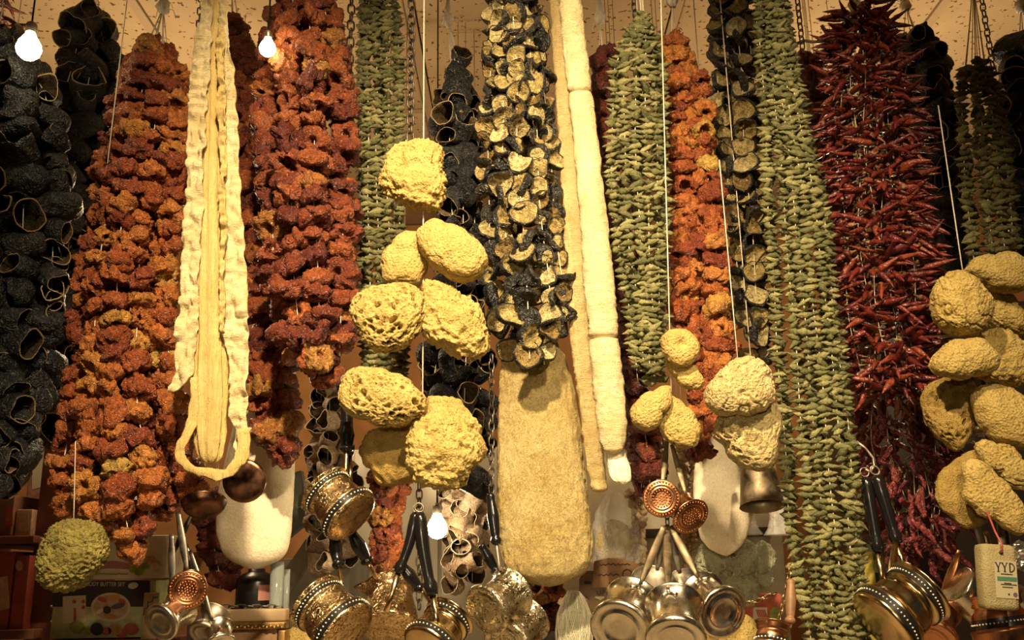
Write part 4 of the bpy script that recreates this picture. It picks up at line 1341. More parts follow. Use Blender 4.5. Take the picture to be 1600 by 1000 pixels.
pot('tin_mug', 'dim tin mug behind the right one of the three', 1085, 965, 1.46, 40, (0.2, 0.6, -0.7), MUG, 'steel', (1044, 825, 1.46), handle_mat='steel', hw=5)
pot('copper_cup', 'upside-down dim metal tumbler below the pale sponge pair', 1184, 735, 1.62, 34, (0.02, -0.25, 0.97), CUP, 'strap', cat='cup', seg=36)
pot('copper_pot', 'small copper pot with wooden grip at the lower end of the long okra garland', 1205, 1020, 1.36, 30, (-0.2, 0.25, -0.9), DRUM, 'copper', (1236, 905, 1.38), bands=((0.45, 0.75),), handle_mat='wood_handle', grip=0.15, hw=6)
# -- right
pot('coffee_pot', 'big gilt coffee pot with black dotted bands below the dull chilies', 1376, 978, 1.34, 60, (-0.80, 0.16, -0.55), DRUM, 'brass', (1400, 848, 1.40), bands=((0.12, 0.35), (1.20, 1.42)), handle_mat='brass', hw=5)
pot('copper_mug', 'rosy copper mug right of the big gilt coffee pot, cut by the bottom edge', 1452, 1004, 1.42, 44, (-0.4, 0.6, -0.6), MUG, 'copper', (1500, 860, 1.40), handle_mat='copper', hw=5)
pot('tin_mug', 'tilted tin mug between the big gilt pot and the hanging soap bar', 1495, 912, 1.40, 40, (-0.75, 0.15, 0.55), CUP, 'tin', (1520, 800, 1.44), handle_mat='steel', hw=5)
pot('tin_mug', 'dark tin mug behind the hanging soap bar, cut by the right edge', 1585, 935, 1.49, 40, (0.4, -0.6, 0.6), CUP, 'steel', (1560, 800, 1.46), handle_mat='steel', hw=5)
pot('copper_mug', 'copper-sided mug below the hanging soap bar in the bottom right corner', 1572, 1005, 1.38, 48, (0.1, 0.1, -0.95), DRUM, 'copper', (1540, 830, 1.42), bands=((0.5, 0.8),), handle_mat='brass', hw=5)


# -- chains and hooks
def link_mesh(L, w, t):
    pts = []
    for a in np.linspace(0, 2 * PI, 17)[:-1]:
        x, z = math.cos(a), math.sin(a)
        pts.append(Vector((w * x, 0, (L / 2 - w) * (1 if z > 0 else -1) * (1 if abs(z) > 0.01 else 0) + w * z)))
    pts.append(pts[0])
    return tube(pts, t, 6, False)


def chain(label, pts, link, mat='iron', width=0.30, thick=0.085, name='chain'):
    """pts: world points; link: link length in metres."""
    root = thing(name, pts[-1], label, 'chain')
    me = mesh('link', *link_mesh(link, link * width, link * thick), [M[mat]])
    step = link * (1 - 2 * thick * 1.15)
    k = 0
    rest = 0.0
    for a, b in zip(pts[:-1], pts[1:]):
        d = (b - a)
        n = d.length
        d.normalize()
        s = rest
        while s < n:
            q = (-d).to_track_quat('Z', 'Y').to_matrix() @ Matrix.Rotation(PI / 2 * (k % 2) + 0.5, 3, 'Z')
            o = put('link', me, root, mat=Matrix.Translation(a + d * s - pts[-1]) @ q.to_4x4())
            k += 1
            s += step
        rest = s - n
    return root


def vchain(label, x, y0, x1, y1, Y, lpx, **k):
    a, b = P(x, y0, Y), P(x1, y1, Y)
    if y0 <= 0:
        a = Vector((b.x, Y, ZC - 0.004))
    return chain(label, [a, b], lpx * mpp(x, (y0 + y1) / 2, Y), **k)


vchain('iron chain beside the narrow okra garland above the square sponge', 636, 0, 641, 235, 1.56, 18)
vchain('iron chain between the red-brown pepper garland and the narrow okra', 541, 0, 546, 120, 1.66, 18)
vchain('short iron chain at the top of the split loofah', 304, 0, 310, 55, 1.46, 14)
vchain('iron chain left of the red chili garland top', 1248, 0, 1254, 75, 1.56, 14)
vchain('iron chain above the dim okra garland at the right', 1550, 0, 1553, 115, 1.64, 14)
vchain('chain hanging at the left side of the huge loofah', 768, 560, 768, 775, 1.47, 15)
vchain('chain behind the small drop-shaped sponges', 1036, 690, 1046, 880, 1.45, 13)
vchain('chain above the brass pot below the two black handles', 655, 760, 655, 955, 1.46, 16)
vchain('thin brass chain above the small copper pot', 1236, 885, 1218, 965, 1.38, 9, mat='brass')
vchain('chain at the tip of the pointed okra garland', 988, 0, 992, 28, 1.60, 14)
_c = [P(x, y, 1.71) for x, y in ((318, 946), (350, 948.5), (390, 949), (425, 949), (446, 950))]
chain('chain sagging across the top of the gilt picture frame', _c, 0.016, 'iron')
_c = [P(x, y, 1.75) for x, y in ((1160, 945), (1185, 938), (1215, 925))]
chain('thin twisted chain in front of the small pink box', _c, 0.012, 'brass')
# steel hook of the two black handles at the right
_h = [P(x, y, 1.43) for x, y in ((1338, 690), (1352, 700), (1364, 715), (1366, 728), (1360, 738), (1352, 733))]
tag(put('steel_hook', mesh('steel_hook', *tube([p - _h[-1] for p in _h], 0.0022, 8), [M['steel']]), None, _h[-1]), 'bent steel hook holding the two black pot handles', 'hook')
# curved rod by the top of the chili garland
_h = [P(x, y, 1.58) for x, y in ((1242, 70), (1255, 64), (1270, 66), (1284, 66), (1294, 56), (1284, 40))]
tag(put('bent_rod', mesh('bent_rod', *tube([p - _h[0] for p in _h], 0.0035, 8), [M['steel']]), None, _h[0]), 'bent shiny rod beside the top of the red chili garland', 'rod')


# -- bare bulbs
def bulb(px, py, Y, rad, strength, label, cord_top=True):
    c = P(px, py, Y)
    r = rad * mpp(px, py, Y)
    root = thing('light_bulb', c, label, 'bulb')
    n = N('glowing_glass')
    n.b.inputs['Emission Color'].default_value = (1.0, 0.80, 0.48, 1)
    n.b.inputs['Emission Strength'].default_value = strength
    V, F = lathe([(0.001, -1), (0.5, -0.87), (0.87, -0.5), (1, 0), (0.87, 0.5), (0.6, 0.95), (0.42, 1.3), (0.36, 1.5)], 16, False)
    put('globe', mesh('globe', [Vector(v) * r for v in V], F, [n.m]), root)
    V, F = lathe([(0.40, 1.42), (0.46, 1.5), (0.46, 2.1), (0.40, 2.3), (0.2, 2.45), (0.05, 2.5)], 14)
    put('socket', mesh('socket', [Vector(v) * r for v in V], F, [M['steel']]), root)
    if cord_top:
        put('cord', mesh('cord', *tube([Vector((0, 0, r * 2.4)), Vector((0, 0, ZC - 0.002 - c.z))], 0.0016, 6), [M['black_handle']]), root)
    return root


bulb(45, 76, 1.36, 19, 42, 'glaring bare bulb in the top left picture corner')
bulb(418, 76, 1.40, 13, 42, 'glaring bare bulb above the red-brown pepper garland')
bulb(683, 826, 1.84, 16, 110, 'glaring bare bulb low behind the black pot handles')

# ------------------------------------------------------------------ shelves and goods behind the garlands
def pbox(name, x0, x1, y0, y1, Y, depth, mat, parent=None, bev=0.0015, origin=None):
    """Box whose front face fills the pixel rectangle at depth Y."""
    c = P((x0 + x1) / 2, y1, Y)
    o = Vector(origin) if origin is not None else c
    xl, xr = P(x0, (y0 + y1) / 2, Y).x, P(x1, (y0 + y1) / 2, Y).x
    zt, zb = P((x0 + x1) / 2, y0, Y).z, c.z
    V, F = box(xl - o.x, xr - o.x, Y - o.y, Y + depth - o.y, zb - o.z, zt - o.z, bev)
    ob = put(name, mesh(name, V, F, [mat]), parent)
    if parent is None:
        ob.location = o
    return ob


def print_plate(name, pts, Y, mat, parent, dy=0.0006):
    """Thin printed patch on a front face; pts are pixels."""
    o = parent.matrix_world.translation if parent.parent is None else parent.parent.location
    n = len(pts)
    f = [P(x, y, Y - dy) - parent.location for x, y in pts]
    b = [p + Vector((0, dy * 0.9, 0)) for p in f]
    F = [tuple(range(n))[::-1], tuple(range(n, 2 * n))] + [(i, (i + 1) % n, n + (i + 1) % n, n + i) for i in range(n)]
    return put(name, mesh(name, f + b, F, [mat], flat=True), parent)


def ellipse(cx, cy, a, b, n=24, rot=0.0):
    return [(cx + a * math.cos(t) * math.cos(rot) - b * math.sin(t) * math.sin(rot), cy + a * math.cos(t) * math.sin(rot) + b * math.sin(t) * math.cos(rot)) for t in np.linspace(0, 2 * PI, n, endpoint=False)]


def lettering(text, px, py, Y, height, mat, parent, rot=0.0, width=None, dy=0.0012, bold=0.0):
    cu = bpy.data.curves.new('lettering', 'FONT')
    cu.body = text
    cu.align_x = 'CENTER'
    cu.align_y = 'CENTER'
    m = mpp(px, py, Y)
    cu.size = height * m * 1.38
    cu.extrude = 0.0002
    cu.offset = bold * m
    cu.materials.append(mat)
    tmp = bpy.data.objects.new('lettering', cu)
    COL.objects.link(tmp)
    me = bpy.data.meshes.new_from_object(tmp.evaluated_get(bpy.context.evaluated_depsgraph_get()))
    bpy.data.objects.remove(tmp)
    o = put('lettering', me, parent)
    o.location = P(px, py, Y - dy) - parent.location
    o.rotation_euler = (PI / 2, rot, 0)
    if width:
        o.scale = (width, 1, 1)
    return o


def squiggle(x0, x1, y, amp, Y, mat, parent, seed, rot=0.0, w=0.7):
    r = random.Random(seed)
    n = int((x1 - x0) / 2.2)
    pts = []
    for i in range(n + 1):
        x = x0 + (x1 - x0) * i / n
        pts.append(P(x, y + math.sin(i * 1.9 + r.uniform(-.5, .5)) * amp * r.uniform(0.4, 1.2) + rot * (x - x0), Y - 0.0012) - parent.location)
    return put('script_line', mesh('script_line', *tube(pts, w * mpp(x0, y, Y), 4), [mat]), parent)


def carton_mat(name, c, var=0.25, scale=25, rough=0.55):
    return simple(name, c, rough, 0, var, scale)


M['carton_red'] = carton_mat('red_print', (0.32, 0.06, 0.04))
M['carton_brown'] = carton_mat('brown_carton', (0.20, 0.09, 0.05))
M['carton_pink'] = carton_mat('pinkish_print', (0.50, 0.30, 0.19), 0.35, 40)
M['carton_purple'] = carton_mat('purple_grey_print', (0.20, 0.14, 0.14))
M['carton_white'] = carton_mat('cream_print', (0.60, 0.52, 0.34), 0.12)
M['carton_tan'] = carton_mat('tan_card', (0.40, 0.27, 0.14), 0.15)
M['kraft'] = carton_mat('kraft_paper', (0.30, 0.17, 0.085), 0.15, 60, 0.8)
M['kraft_dark'] = carton_mat('dark_kraft_paper', (0.20, 0.13, 0.08), 0.15, 60, 0.8)
M['ink'] = simple('dark_ink', (0.02, 0.016, 0.012), 0.6)
M['ink_white'] = simple('pale_ink', (0.62, 0.58, 0.46), 0.6)
M['print_pink'] = simple('dusty_pink_print', (0.36, 0.15, 0.12), 0.6)
M['print_green'] = simple('leaf_green_print', (0.26, 0.30, 0.06), 0.6, 0, 0.3, 80)
M['print_yellow'] = simple('yellow_print', (0.58, 0.46, 0.08), 0.6, 0, 0.2, 80)
M['print_lime'] = simple('pale_green_print', (0.46, 0.47, 0.22), 0.6, 0, 0.2, 50)
M['print_red'] = simple('red_fruit_print', (0.42, 0.09, 0.05), 0.6, 0, 0.3, 80)
M['print_orange'] = simple('orange_fruit_print', (0.50, 0.24, 0.07), 0.6, 0, 0.3, 80)
M['print_dark'] = simple('dark_brown_print', (0.045, 0.03, 0.025), 0.5)
M['print_peach'] = simple('peach_print', (0.52, 0.34, 0.20), 0.6, 0, 0.25, 90)
M['print_violet'] = simple('violet_print', (0.10, 0.07, 0.12), 0.6)
M['print_teal'] = simple('dark_green_print', (0.05, 0.16, 0.08), 0.6)
M['grey_card'] = simple('grey_card', (0.22, 0.20, 0.15), 0.7, 0, 0.2, 20)
M['grey_tile'] = simple('slate_grey_card', (0.13, 0.15, 0.13), 0.6, 0, 0.2, 20)
M['dark_wood'] = simple('dark_wood', (0.035, 0.022, 0.014), 0.5, 0, 0.3, 10)
M['cream_cabinet'] = simple('cream_paint', (0.55, 0.50, 0.38), 0.6, 0, 0.06, 5)
M['gilt'] = metal_mat('gilt_moulding', (0.20, 0.11, 0.035), (0.42, 0.26, 0.08), 0.4)

# -- shelf unit at the left
_u = thing('shelf_unit', P(70, 1010, 2.0), 'reddish wooden shelf unit at the left edge holding cartons', 'shelf')
pbox('upright', 52, 92, 690, 1030, 2.02, 0.30, M['wood_red'], _u, origin=_u.location)
pbox('upright', -140, -100, 690, 1030, 2.02, 0.30, M['wood_red'], _u, origin=_u.location)
pbox('shelf', -100, 52, 838, 850, 1.98, 0.34, M['wood_red'], _u, origin=_u.location)
pbox('shelf', -100, 52, 985, 1000, 1.98, 0.34, M['wood_red'], _u, origin=_u.location)
pbox('shelf', 60, 262, 1000, 1014, 1.88, 0.135, M['wood_red'], _u, origin=_u.location)
for yy in (948, 972):
    V, F = ico(1)
    c = P(80, yy, 2.018)
    put('screw', mesh('screw', [Vector(v) * 0.0035 + c - _u.location for v in V], F, [M['steel']]), _u)
b = pbox('carton', -22, 17, 862, 984, 1.99, 0.2, M['carton_red'])
tag(b, 'red carton standing at the very left edge on the lower shelf', 'box')
print_plate('printed_patch', [(-22, 905), (12, 900), (15, 950), (-22, 960)], 1.99, M['carton_pink'], b)
b = pbox('carton', 20, 41, 868, 984, 1.99, 0.2, M['carton_red'])
tag(b, 'narrow red carton with a pale emblem beside the shelf upright', 'box')
print_plate('printed_patch', ellipse(30, 884, 6, 8), 1.99, M['carton_pink'], b)
b = pbox('carton', -25, 20, 774, 837, 1.99, 0.2, M['carton_brown'])
tag(b, 'dark brown carton on the upper shelf below the black aubergines', 'box')
print_plate('printed_label', [(9, 790), (20, 790), (20, 822), (9, 822)], 1.99, M['print_red'], b)
b = pbox('carton', 24, 49, 796, 837, 2.0, 0.2, M['carton_pink'])
tag(b, 'small framed-looking pink carton on the upper shelf', 'box')
print_plate('printed_patch', [(30, 803), (44, 803), (44, 829), (30, 829)], 2.0, M['print_peach'], b)
b = pbox('carton', 44, 74, 692, 800, 2.16, 0.06, M['carton_pink'])
tag(b, 'tall pale pink carton rising behind the hanging aubergine cups', 'box')
print_plate('printed_patch', [(50, 720), (70, 716), (70, 760), (50, 765)], 2.16, M['carton_white'], b)
b = pbox('carton', 62, 118, 797, 850, 2.36, 0.1, M['carton_purple'])
tag(b, 'purple-grey box behind the shaggy fibre ball', 'box')
_ws = thing('wall_shelf', P(90, 858, 2.36), 'narrow wooden wall shelf under the purple-grey box', 'shelf')
pbox('shelf', 30, 130, 850, 858, 2.36, 0.93, M['wood_red'], _ws, 0.002, _ws.location)
b = pbox('carton', 58, 262, 838, 905, 1.90, 0.095, M['carton_white'])
tag(b, 'long cream carton with printed pink ribbon and yellow flowers', 'box')
print_plate('printed_ribbon', [(145, 880), (175, 876), (202, 880), (206, 890), (175, 888), (145, 890)], 1.90, M['print_pink'], b)
for k, (x, y, a, mt) in enumerate(((214, 880, 9, 'print_yellow'), (222, 872, 8, 'print_yellow'), (208, 890, 7, 'print_green'), (229, 884, 7, 'print_green'), (236, 876, 8, 'print_orange'), (242, 886, 9, 'print_peach'), (217, 893, 8, 'print_green'))):
    print_plate('printed_flower', ellipse(x, y, a, a * 0.8, 14), 1.90 - 0.0005 * k, M[mt], b)
squiggle(150, 200, 897, 1, 1.90, M['print_pink'], b, 3)
b = pbox('carton', 82, 234, 907, 997, 1.905, 0.095, M['print_lime'])
tag(b, 'body butter gift carton with dark printed top band under the cream carton', 'box')
print_plate('printed_band', [(82, 907), (234, 907), (234, 948), (82, 948)], 1.905, M['print_dark'], b)
lettering('BODY BUTTER SET', 165, 913, 1.9040, 6.5, M['ink_white'], b, 0.03, 0.8)
print_plate('printed_badge', ellipse(208, 915, 8, 5, 18, -0.2), 1.9045, M['ink_white'], b)
print_plate('printed_window', [(98, 932), (134, 930), (134, 972), (98, 974)], 1.9045, M['carton_white'], b)
print_plate('printed_bar', [(115, 950), (119, 950), (119, 972), (115, 972)], 1.9040, M['print_red'], b)
for x, y in ((116, 940), (130, 940), (130, 949)):
    print_plate('printed_dot', ellipse(x, y, 3, 3, 12), 1.9040, M['print_red'], b)
print_plate('printed_bowl', ellipse(173, 949, 31, 23, 28), 1.9045, M['carton_white'], b)
print_plate('printed_cream', ellipse(173, 949, 27, 19, 28), 1.9040, M['print_peach'], b)
for k, (x, y, a2, b2, r2, mt) in enumerate(((160, 937, 8, 4, 0.4, 'print_red'), (178, 934, 10, 4, -0.3, 'print_orange'), (190, 940, 6, 4, 0.5, 'print_red'), (156, 955, 7, 3, -0.6, 'ink_white'), (172, 964, 10, 3, 0.2, 'print_orange'))):
    print_plate('printed_swirl', ellipse(x, y, a2, b2, 14, r2), 1.9035 - .0004 * k, M[mt], b)
print_plate('printed_seal', ellipse(167, 953, 6, 6, 18), 1.9010, M['print_dark'], b)
print_plate('printed_ribbon', ellipse(184, 947, 11, 4, 18, -0.25), 1.9015, M['print_violet'], b)
for x, y, rr, mt in ((180, 984, 11, 'print_orange'), (166, 986, 8, 'print_red'), (205, 983, 12, 'print_red'), (190, 990, 9, 'print_red'), (120, 980, 12, 'print_green'), (134, 986, 8, 'print_green')):
    print_plate('printed_fruit', ellipse(x, y, rr, rr * 0.8, 18), 1.9040 - 0.0002 * (x % 7), M[mt], b)
print_plate('printed_seal', ellipse(151, 983, 10, 10, 20), 1.9015, M['ink'], b)
b = pbox('card', 222, 246, 926, 1000, 1.885, 0.004, M['carton_tan'])
tag(b, 'beige card with a stepped line beside the body butter carton', 'card')
_st = [(224, 962), (226, 951), (231, 950), (231, 941), (238, 940), (239, 934), (246, 933)]
put('printed_line', mesh('printed_line', *tube([P(x, y, 1.884) - b.location for x, y in _st], 0.0008, 4), [M['ink']]), b)

# -- things below the pale loofah
_t = thing('storage_tin', P(398, 962, 1.86), 'black glossy canister with a pinkish side label below the pale loofah', 'canister')
V, F = lathe([(0.0, 0), (0.95, 0), (1, 0.05), (1, 1.7), (0.93, 1.85), (0.70, 2.05), (0.45, 2.15), (0.42, 2.3), (0, 2.32)], 28, False)
_m = mpp(398, 930, 1.9) * 30
put('body', mesh('body', [Vector(v) * _m for v in V], F, [M['black_enamel']]), _t)
put('label', mesh('label', [Vector((1.01 * _m * math.cos(a), 1.01 * _m * math.sin(a), z * _m)) for z in (0.75, 1.5) for a in np.linspace(-1.2, -0.2, 8)], grid_faces(2, 8, False), [M['print_pink']]), _t)
n = N('clear_glass')
n.color((0.80, 0.84, 0.76))
n.set(Roughness=0.12)
n.b.inputs['Transmission Weight'].default_value = 0.75
n.b.inputs['IOR'].default_value = 1.3
M['glass'] = n.m
for x, Y, h, lab in ((430, 1.80, 3.9, 'clear glass tube standing beside the black canister'), (440, 1.84, 3.3, 'second glass tube further from the black canister')):
    m = mpp(x, 930, Y) * 7
    V, F = lathe([(0, 0), (0.9, 0), (1, 0.2), (1, h * 2), (0.85, h * 2), (0.85, 0.35), (0, 0.3)], 18, False)
    c = P(x, 968, Y)
    c.z = _t.location.z
    tag(put('glass_tube', mesh('glass_tube', [Vector(v) * m * 1.5 for v in V], F, [M['glass']]), None, c), lab, 'glass')
_cr = thing('wooden_crate', Vector((_t.location.x, 1.84, 1.02)), 'dark crate under the black canister and glass tubes', 'crate')
_ct = _t.location.z - 1.02 - 0.001
for _zz in range(4):
    put('plank', mesh('plank', *box(-0.09, 0.11, -0.085, 0.085, _ct * _zz / 4 + 0.002, _ct * (_zz + 1) / 4, 0.002), [M['dark_wood']]), _cr)
_f = thing('picture_frame', P(380, 1035, 1.70), 'brown picture frame with a gilt carved edge at the bottom of the picture', 'frame')
pbox('frame_bar', 312, 446, 952, 972, 1.70, 0.03, M['carton_tan'], _f, 0.003, _f.location)
pbox('frame_bar', 312, 446, 972, 984, 1.695, 0.03, M['gilt'], _f, 0.003, _f.location)
pbox('frame_bar', 432, 446, 984, 1035, 1.695, 0.03, M['gilt'], _f, 0.003, _f.location)
pbox('frame_bar', 312, 326, 984, 1035, 1.695, 0.03, M['gilt'], _f, 0.003, _f.location)
pbox('mount', 326, 432, 984, 1035, 1.705, 0.01, M['kraft'], _f, 0.001, _f.location)
_d = []
for k in range(22):
    V, F = ico(1)
    c = P(318 + k * 5.8, 978 + (k % 2) * 2, 1.693) - _f.location
    _d.append(([c + Vector((v[0] * 0.0035, v[1] * 0.002, v[2] * 0.0022)) for v in V], F))
V, F, _ = join(_d)
o = put('carved_edge', mesh('carved_edge', V, F, [M['brass']]), _f)
o['kind'] = 'stuff'


def board(name, corners, Y, depth, mat, label, cat, extra=None):
    """A thin board standing at depth Y with the given pixel corners."""
    o = P(corners[0][0], max(c[1] for c in corners), Y)
    n = len(corners)
    f = [P(x, y, Y) - o for x, y in corners]
    b = [p + Vector((0, depth, 0)) for p in f]
    F = [tuple(range(n))[::-1], tuple(range(n, 2 * n))] + [(i, (i + 1) % n, n + (i + 1) % n, n + i) for i in range(n)]
    ob = tag(put(name, mesh(name, f + b, F, [mat], flat=True), None, o), label, cat)
    return ob


b = board('grey_plank', [(425, 965), (412, 938), (478, 842), (492, 868)], 2.08, 0.02, M['grey_card'], 'grey board leaning diagonally beside the pale rimmed aubergine string', 'board')
b = board('slate_book', [(450, 840), (445, 742), (470, 735), (484, 812)], 2.06, 0.03, M['grey_tile'], 'dark book with scrawled title leaning right of the pale loofah', 'book')
squiggle(456, 472, 790, 4, 2.06, M['grey_card'], b, 5, 0.3)
b = pbox('carton', 440, 545, 872, 1020, 2.16, 0.3, M['grey_card'])
tag(b, 'grey carton low behind the gilt coffee pots', 'box')
sponge([(452, 985), (470, 976), (495, 980), (510, 1000), (505, 1030), (465, 1035), (448, 1010)], 1.75, 18, 'smooth', 'yellow sponge peeking over the bottom edge left of the gilt pots', 51)

# -- cabinet and shelf boards further back
_cb = thing('cream_cabinet', P(690, 1060, 2.45), 'cream cabinet behind the small aubergine and pepper strings', 'cabinet')
pbox('body', 545, 830, 700, 1060, 2.47, 0.35, M['cream_cabinet'], _cb, 0.003, _cb.location)
pbox('door', 550, 684, 706, 1056, 2.45, 0.018, M['cream_cabinet'], _cb, 0.003, _cb.location)
pbox('door', 690, 824, 706, 1056, 2.45, 0.018, M['cream_cabinet'], _cb, 0.003, _cb.location)
_su = thing('display_shelf', P(1030, 1040, 2.10), 'tan display shelf behind the tin mugs', 'shelf')
pbox('shelf', 835, 1225, 934, 962, 2.06, 0.34, M['carton_tan'], _su, 0.002, _su.location)
pbox('shelf', 835, 1225, 826, 838, 2.30, 0.12, M['dark_wood'], _su, 0.002, _su.location)
pbox('back_board', 835, 1225, 690, 1040, 2.42, 0.02, M['carton_white'], _su, 0.002, _su.location)
pbox('plinth', 835, 1225, 962, 1060, 2.12, 0.28, M['dark_wood'], _su, 0.002, _su.location)
_dc = thing('dark_cabinet', P(1480, 1060, 2.05), 'dark cabinet behind the dull chilies and right-hand sponges', 'cabinet')
pbox('body', 1375, 1780, 470, 1060, 2.07, 0.4, M['dark_wood'], _dc, 0.003, _dc.location)
pbox('door', 1380, 1560, 476, 1056, 2.055, 0.015, M['dark_wood'], _dc, 0.003, _dc.location)
pbox('door', 1566, 1775, 476, 1056, 2.055, 0.015, M['dark_wood'], _dc, 0.003, _dc.location)

# -- bagged sponge with paper labels
n = N('clear_plastic_film')
n.color((0.92, 0.90, 0.82))
n.set(Roughness=0.22)
n.b.inputs['Alpha'].default_value = 0.28
n.bump(n.noise(55, 3, 0.6, None, 1.5), 1.0, 0.01)
M['film'] = n.m
sponge([(930, 845), (940, 820), (965, 815), (985, 830), (988, 858), (970, 880), (940, 878)], 1.86, 22, 'smooth', 'pale sponge inside the clear plastic bag beside the huge loofah', 61, 'sponge_pale')
V, F, loc = loofah_body([(770, 950, 966), (780, 944, 980), (800, 932, 994), (830, 926, 1002), (860, 924, 1004), (880, 926, 1002), (892, 930, 998)], 1.86, 0.8, 62, fold=0.16, folds=11, rings=50, seg=60, lump=0.12, wrinkle=0.05)
tag(put('plastic_bag', mesh('plastic_bag', V, F, [M['film']]), None, loc), 'clear crinkled plastic bag around a pale sponge beside the huge loofah', 'bag')
b = board('paper_label', [(905, 905), (912, 892), (970, 892), (968, 920), (958, 938), (920, 938), (905, 926)], 1.82, 0.0015, M['kraft_dark'], 'lower dark paper label half covered, above the net bag', 'label')
lettering('UAA', 943, 926, 1.819, 8, M['ink'], b, 0.0)
print_plate('printed_bar', [(913, 908), (924, 908), (924, 913), (913, 913)], 1.82, M['ink'], b)
print_plate('hang_hole', [(930, 932), (946, 932), (946, 934), (941, 936), (938, 938), (935, 936), (930, 934)], 1.82, M['carton_white'], b)
b = board('paper_label', [(926, 918), (928, 877), (950, 872), (975, 873), (996, 881), (994, 918)], 1.81, 0.0015, M['kraft'], 'upper brown paper label with upside-down script and a ring stamp', 'label')
squiggle(937, 985, 882, 1.6, 1.81, M['ink'], b, 8)
squiggle(934, 968, 898, 2.2, 1.81, M['ink'], b, 9)
_rg = [P(x, y, 1.809) - b.location for x, y in ellipse(980, 897, 7, 7, 20)]
put('ring_stamp', mesh('ring_stamp', *tube(_rg + [_rg[0]], 0.0009, 4, False), [M['ink']]), b)
print_plate('hang_hole', [(951, 910), (970, 910), (970, 914), (951, 914)], 1.81, M['ink'], b)

# -- soap in a net
_n = thing('netted_soap', P(897, 1015, 1.62), 'pale soap in a white net bag under the huge loofah', 'soap')
V, F, _ = loofah_body([(922, 888, 900), (935, 880, 912), (960, 872, 922), (990, 869, 925), (1015, 872, 922), (1030, 884, 908)], 1.62, 0.7, 71, lump=0.12, rings=40, seg=40, loc=_n.location)
put('soap', mesh('soap', V, F, [M['sponge_green']]), _n)
_net = []
_r = random.Random(5)
for k in range(26):
    a0 = _r.uniform(PI, 2 * PI)
    da = _r.uniform(-1.2, 1.2)
    pts = []
    for t in np.linspace(0, 1, 12):
        y = 924 + t * 100
        hw = np.interp(y, [922, 935, 960, 990, 1015, 1030], [6, 16, 25, 28, 25, 12]) * 1.06
        a = a0 + da * t
        c = P(897 + hw * math.cos(a), y, 1.62)
        pts.append(Vector((c.x, 1.62 + hw * 0.72 * mpp(897, y, 1.62) * math.sin(a), c.z)) - _n.location)
    _net.append(tube(pts, 0.0007, 4))
V, F, _ = join(_net)
put('net', mesh('net', V, F, [M['thread']]), _n)

# -- right of the middle: grey-green sponges, little box, plastic cups
sponge([(1088, 862), (1100, 852), (1122, 858), (1140, 872), (1140, 895), (1120, 902), (1098, 895), (1086, 880)], 1.84, 18, 'holes', 'grey-green holey sponge below the right pale loofah', 81, 'sponge_green')
sponge([(1142, 862), (1160, 845), (1178, 850), (1182, 872), (1172, 892), (1150, 896), (1140, 880)], 1.86, 18, 'holes', 'grey-green holey sponge right next to the first one', 82, 'sponge_green')
sponge([(1178, 858), (1195, 848), (1208, 860), (1206, 885), (1190, 895), (1176, 880)], 1.90, 14, 'knobbly', 'pale grey-green lumpy sponge beneath the plastic cups', 83, 'sponge_green')
sponge([(1140, 900), (1160, 890), (1180, 900), (1182, 930), (1170, 945), (1150, 935), (1138, 920)], 1.90, 14, 'knobbly', 'drooping grey-green sponge above the small pink box', 84, 'sponge_green')
sponge([(1186, 888), (1200, 884), (1207, 900), (1203, 914), (1188, 912)], 1.92, 9, 'smooth', 'smallest grey-green sponge tip left of the long okra garland', 85, 'sponge_green')
b = pbox('carton', 1174, 1222, 928, 976, 1.95, 0.08, M['print_red'])
tag(b, 'small pink-red box with a picture of sticks beside the right tin mug', 'box')
print_plate('printed_picture', [(1177, 949), (1199, 949), (1199, 968), (1177, 968)], 1.95, M['carton_white'], b)
for k in range(5):
    x = 1181 + k * 3
    print_plate('printed_stick', [(x, 953), (x + 2, 952), (x + 6, 964), (x + 4, 965)], 1.9492 - 0.0002 * k, M['print_red'], b)
print_plate('printed_leaf', ellipse(1212, 960, 9, 12, 16), 1.9495, M['print_green'], b)
sponge([(1108, 985), (1130, 968), (1160, 962), (1185, 985), (1190, 1030), (1120, 1030)], 1.72, 20, 'smooth', 'yellow sponge at the bottom edge right of the tin mugs', 86)
for k, (x, lab) in enumerate(((1165, 'clear brownish plastic cup nearer the pale loofah'), (1221, 'clear brownish plastic cup nearer the long okra garland'))):
    m = mpp(x, 800, 1.84) * 25
    V, F = lathe([(0.62, 3.0), (0.62, 1.6), (0.66, 1.0), (0.82, 0.4), (1.05, 0.08), (1.1, 0), (1.04, 0.02), (0.78, 0.4), (0.62, 1.0), (0.58, 1.6), (0.58, 3.0)], 26, False)
    tag(put('plastic_cup', mesh('plastic_cup', [Vector(v) * m for v in V], F, [M['film']]), None, P(x, 836, 1.84)), lab, 'cup')

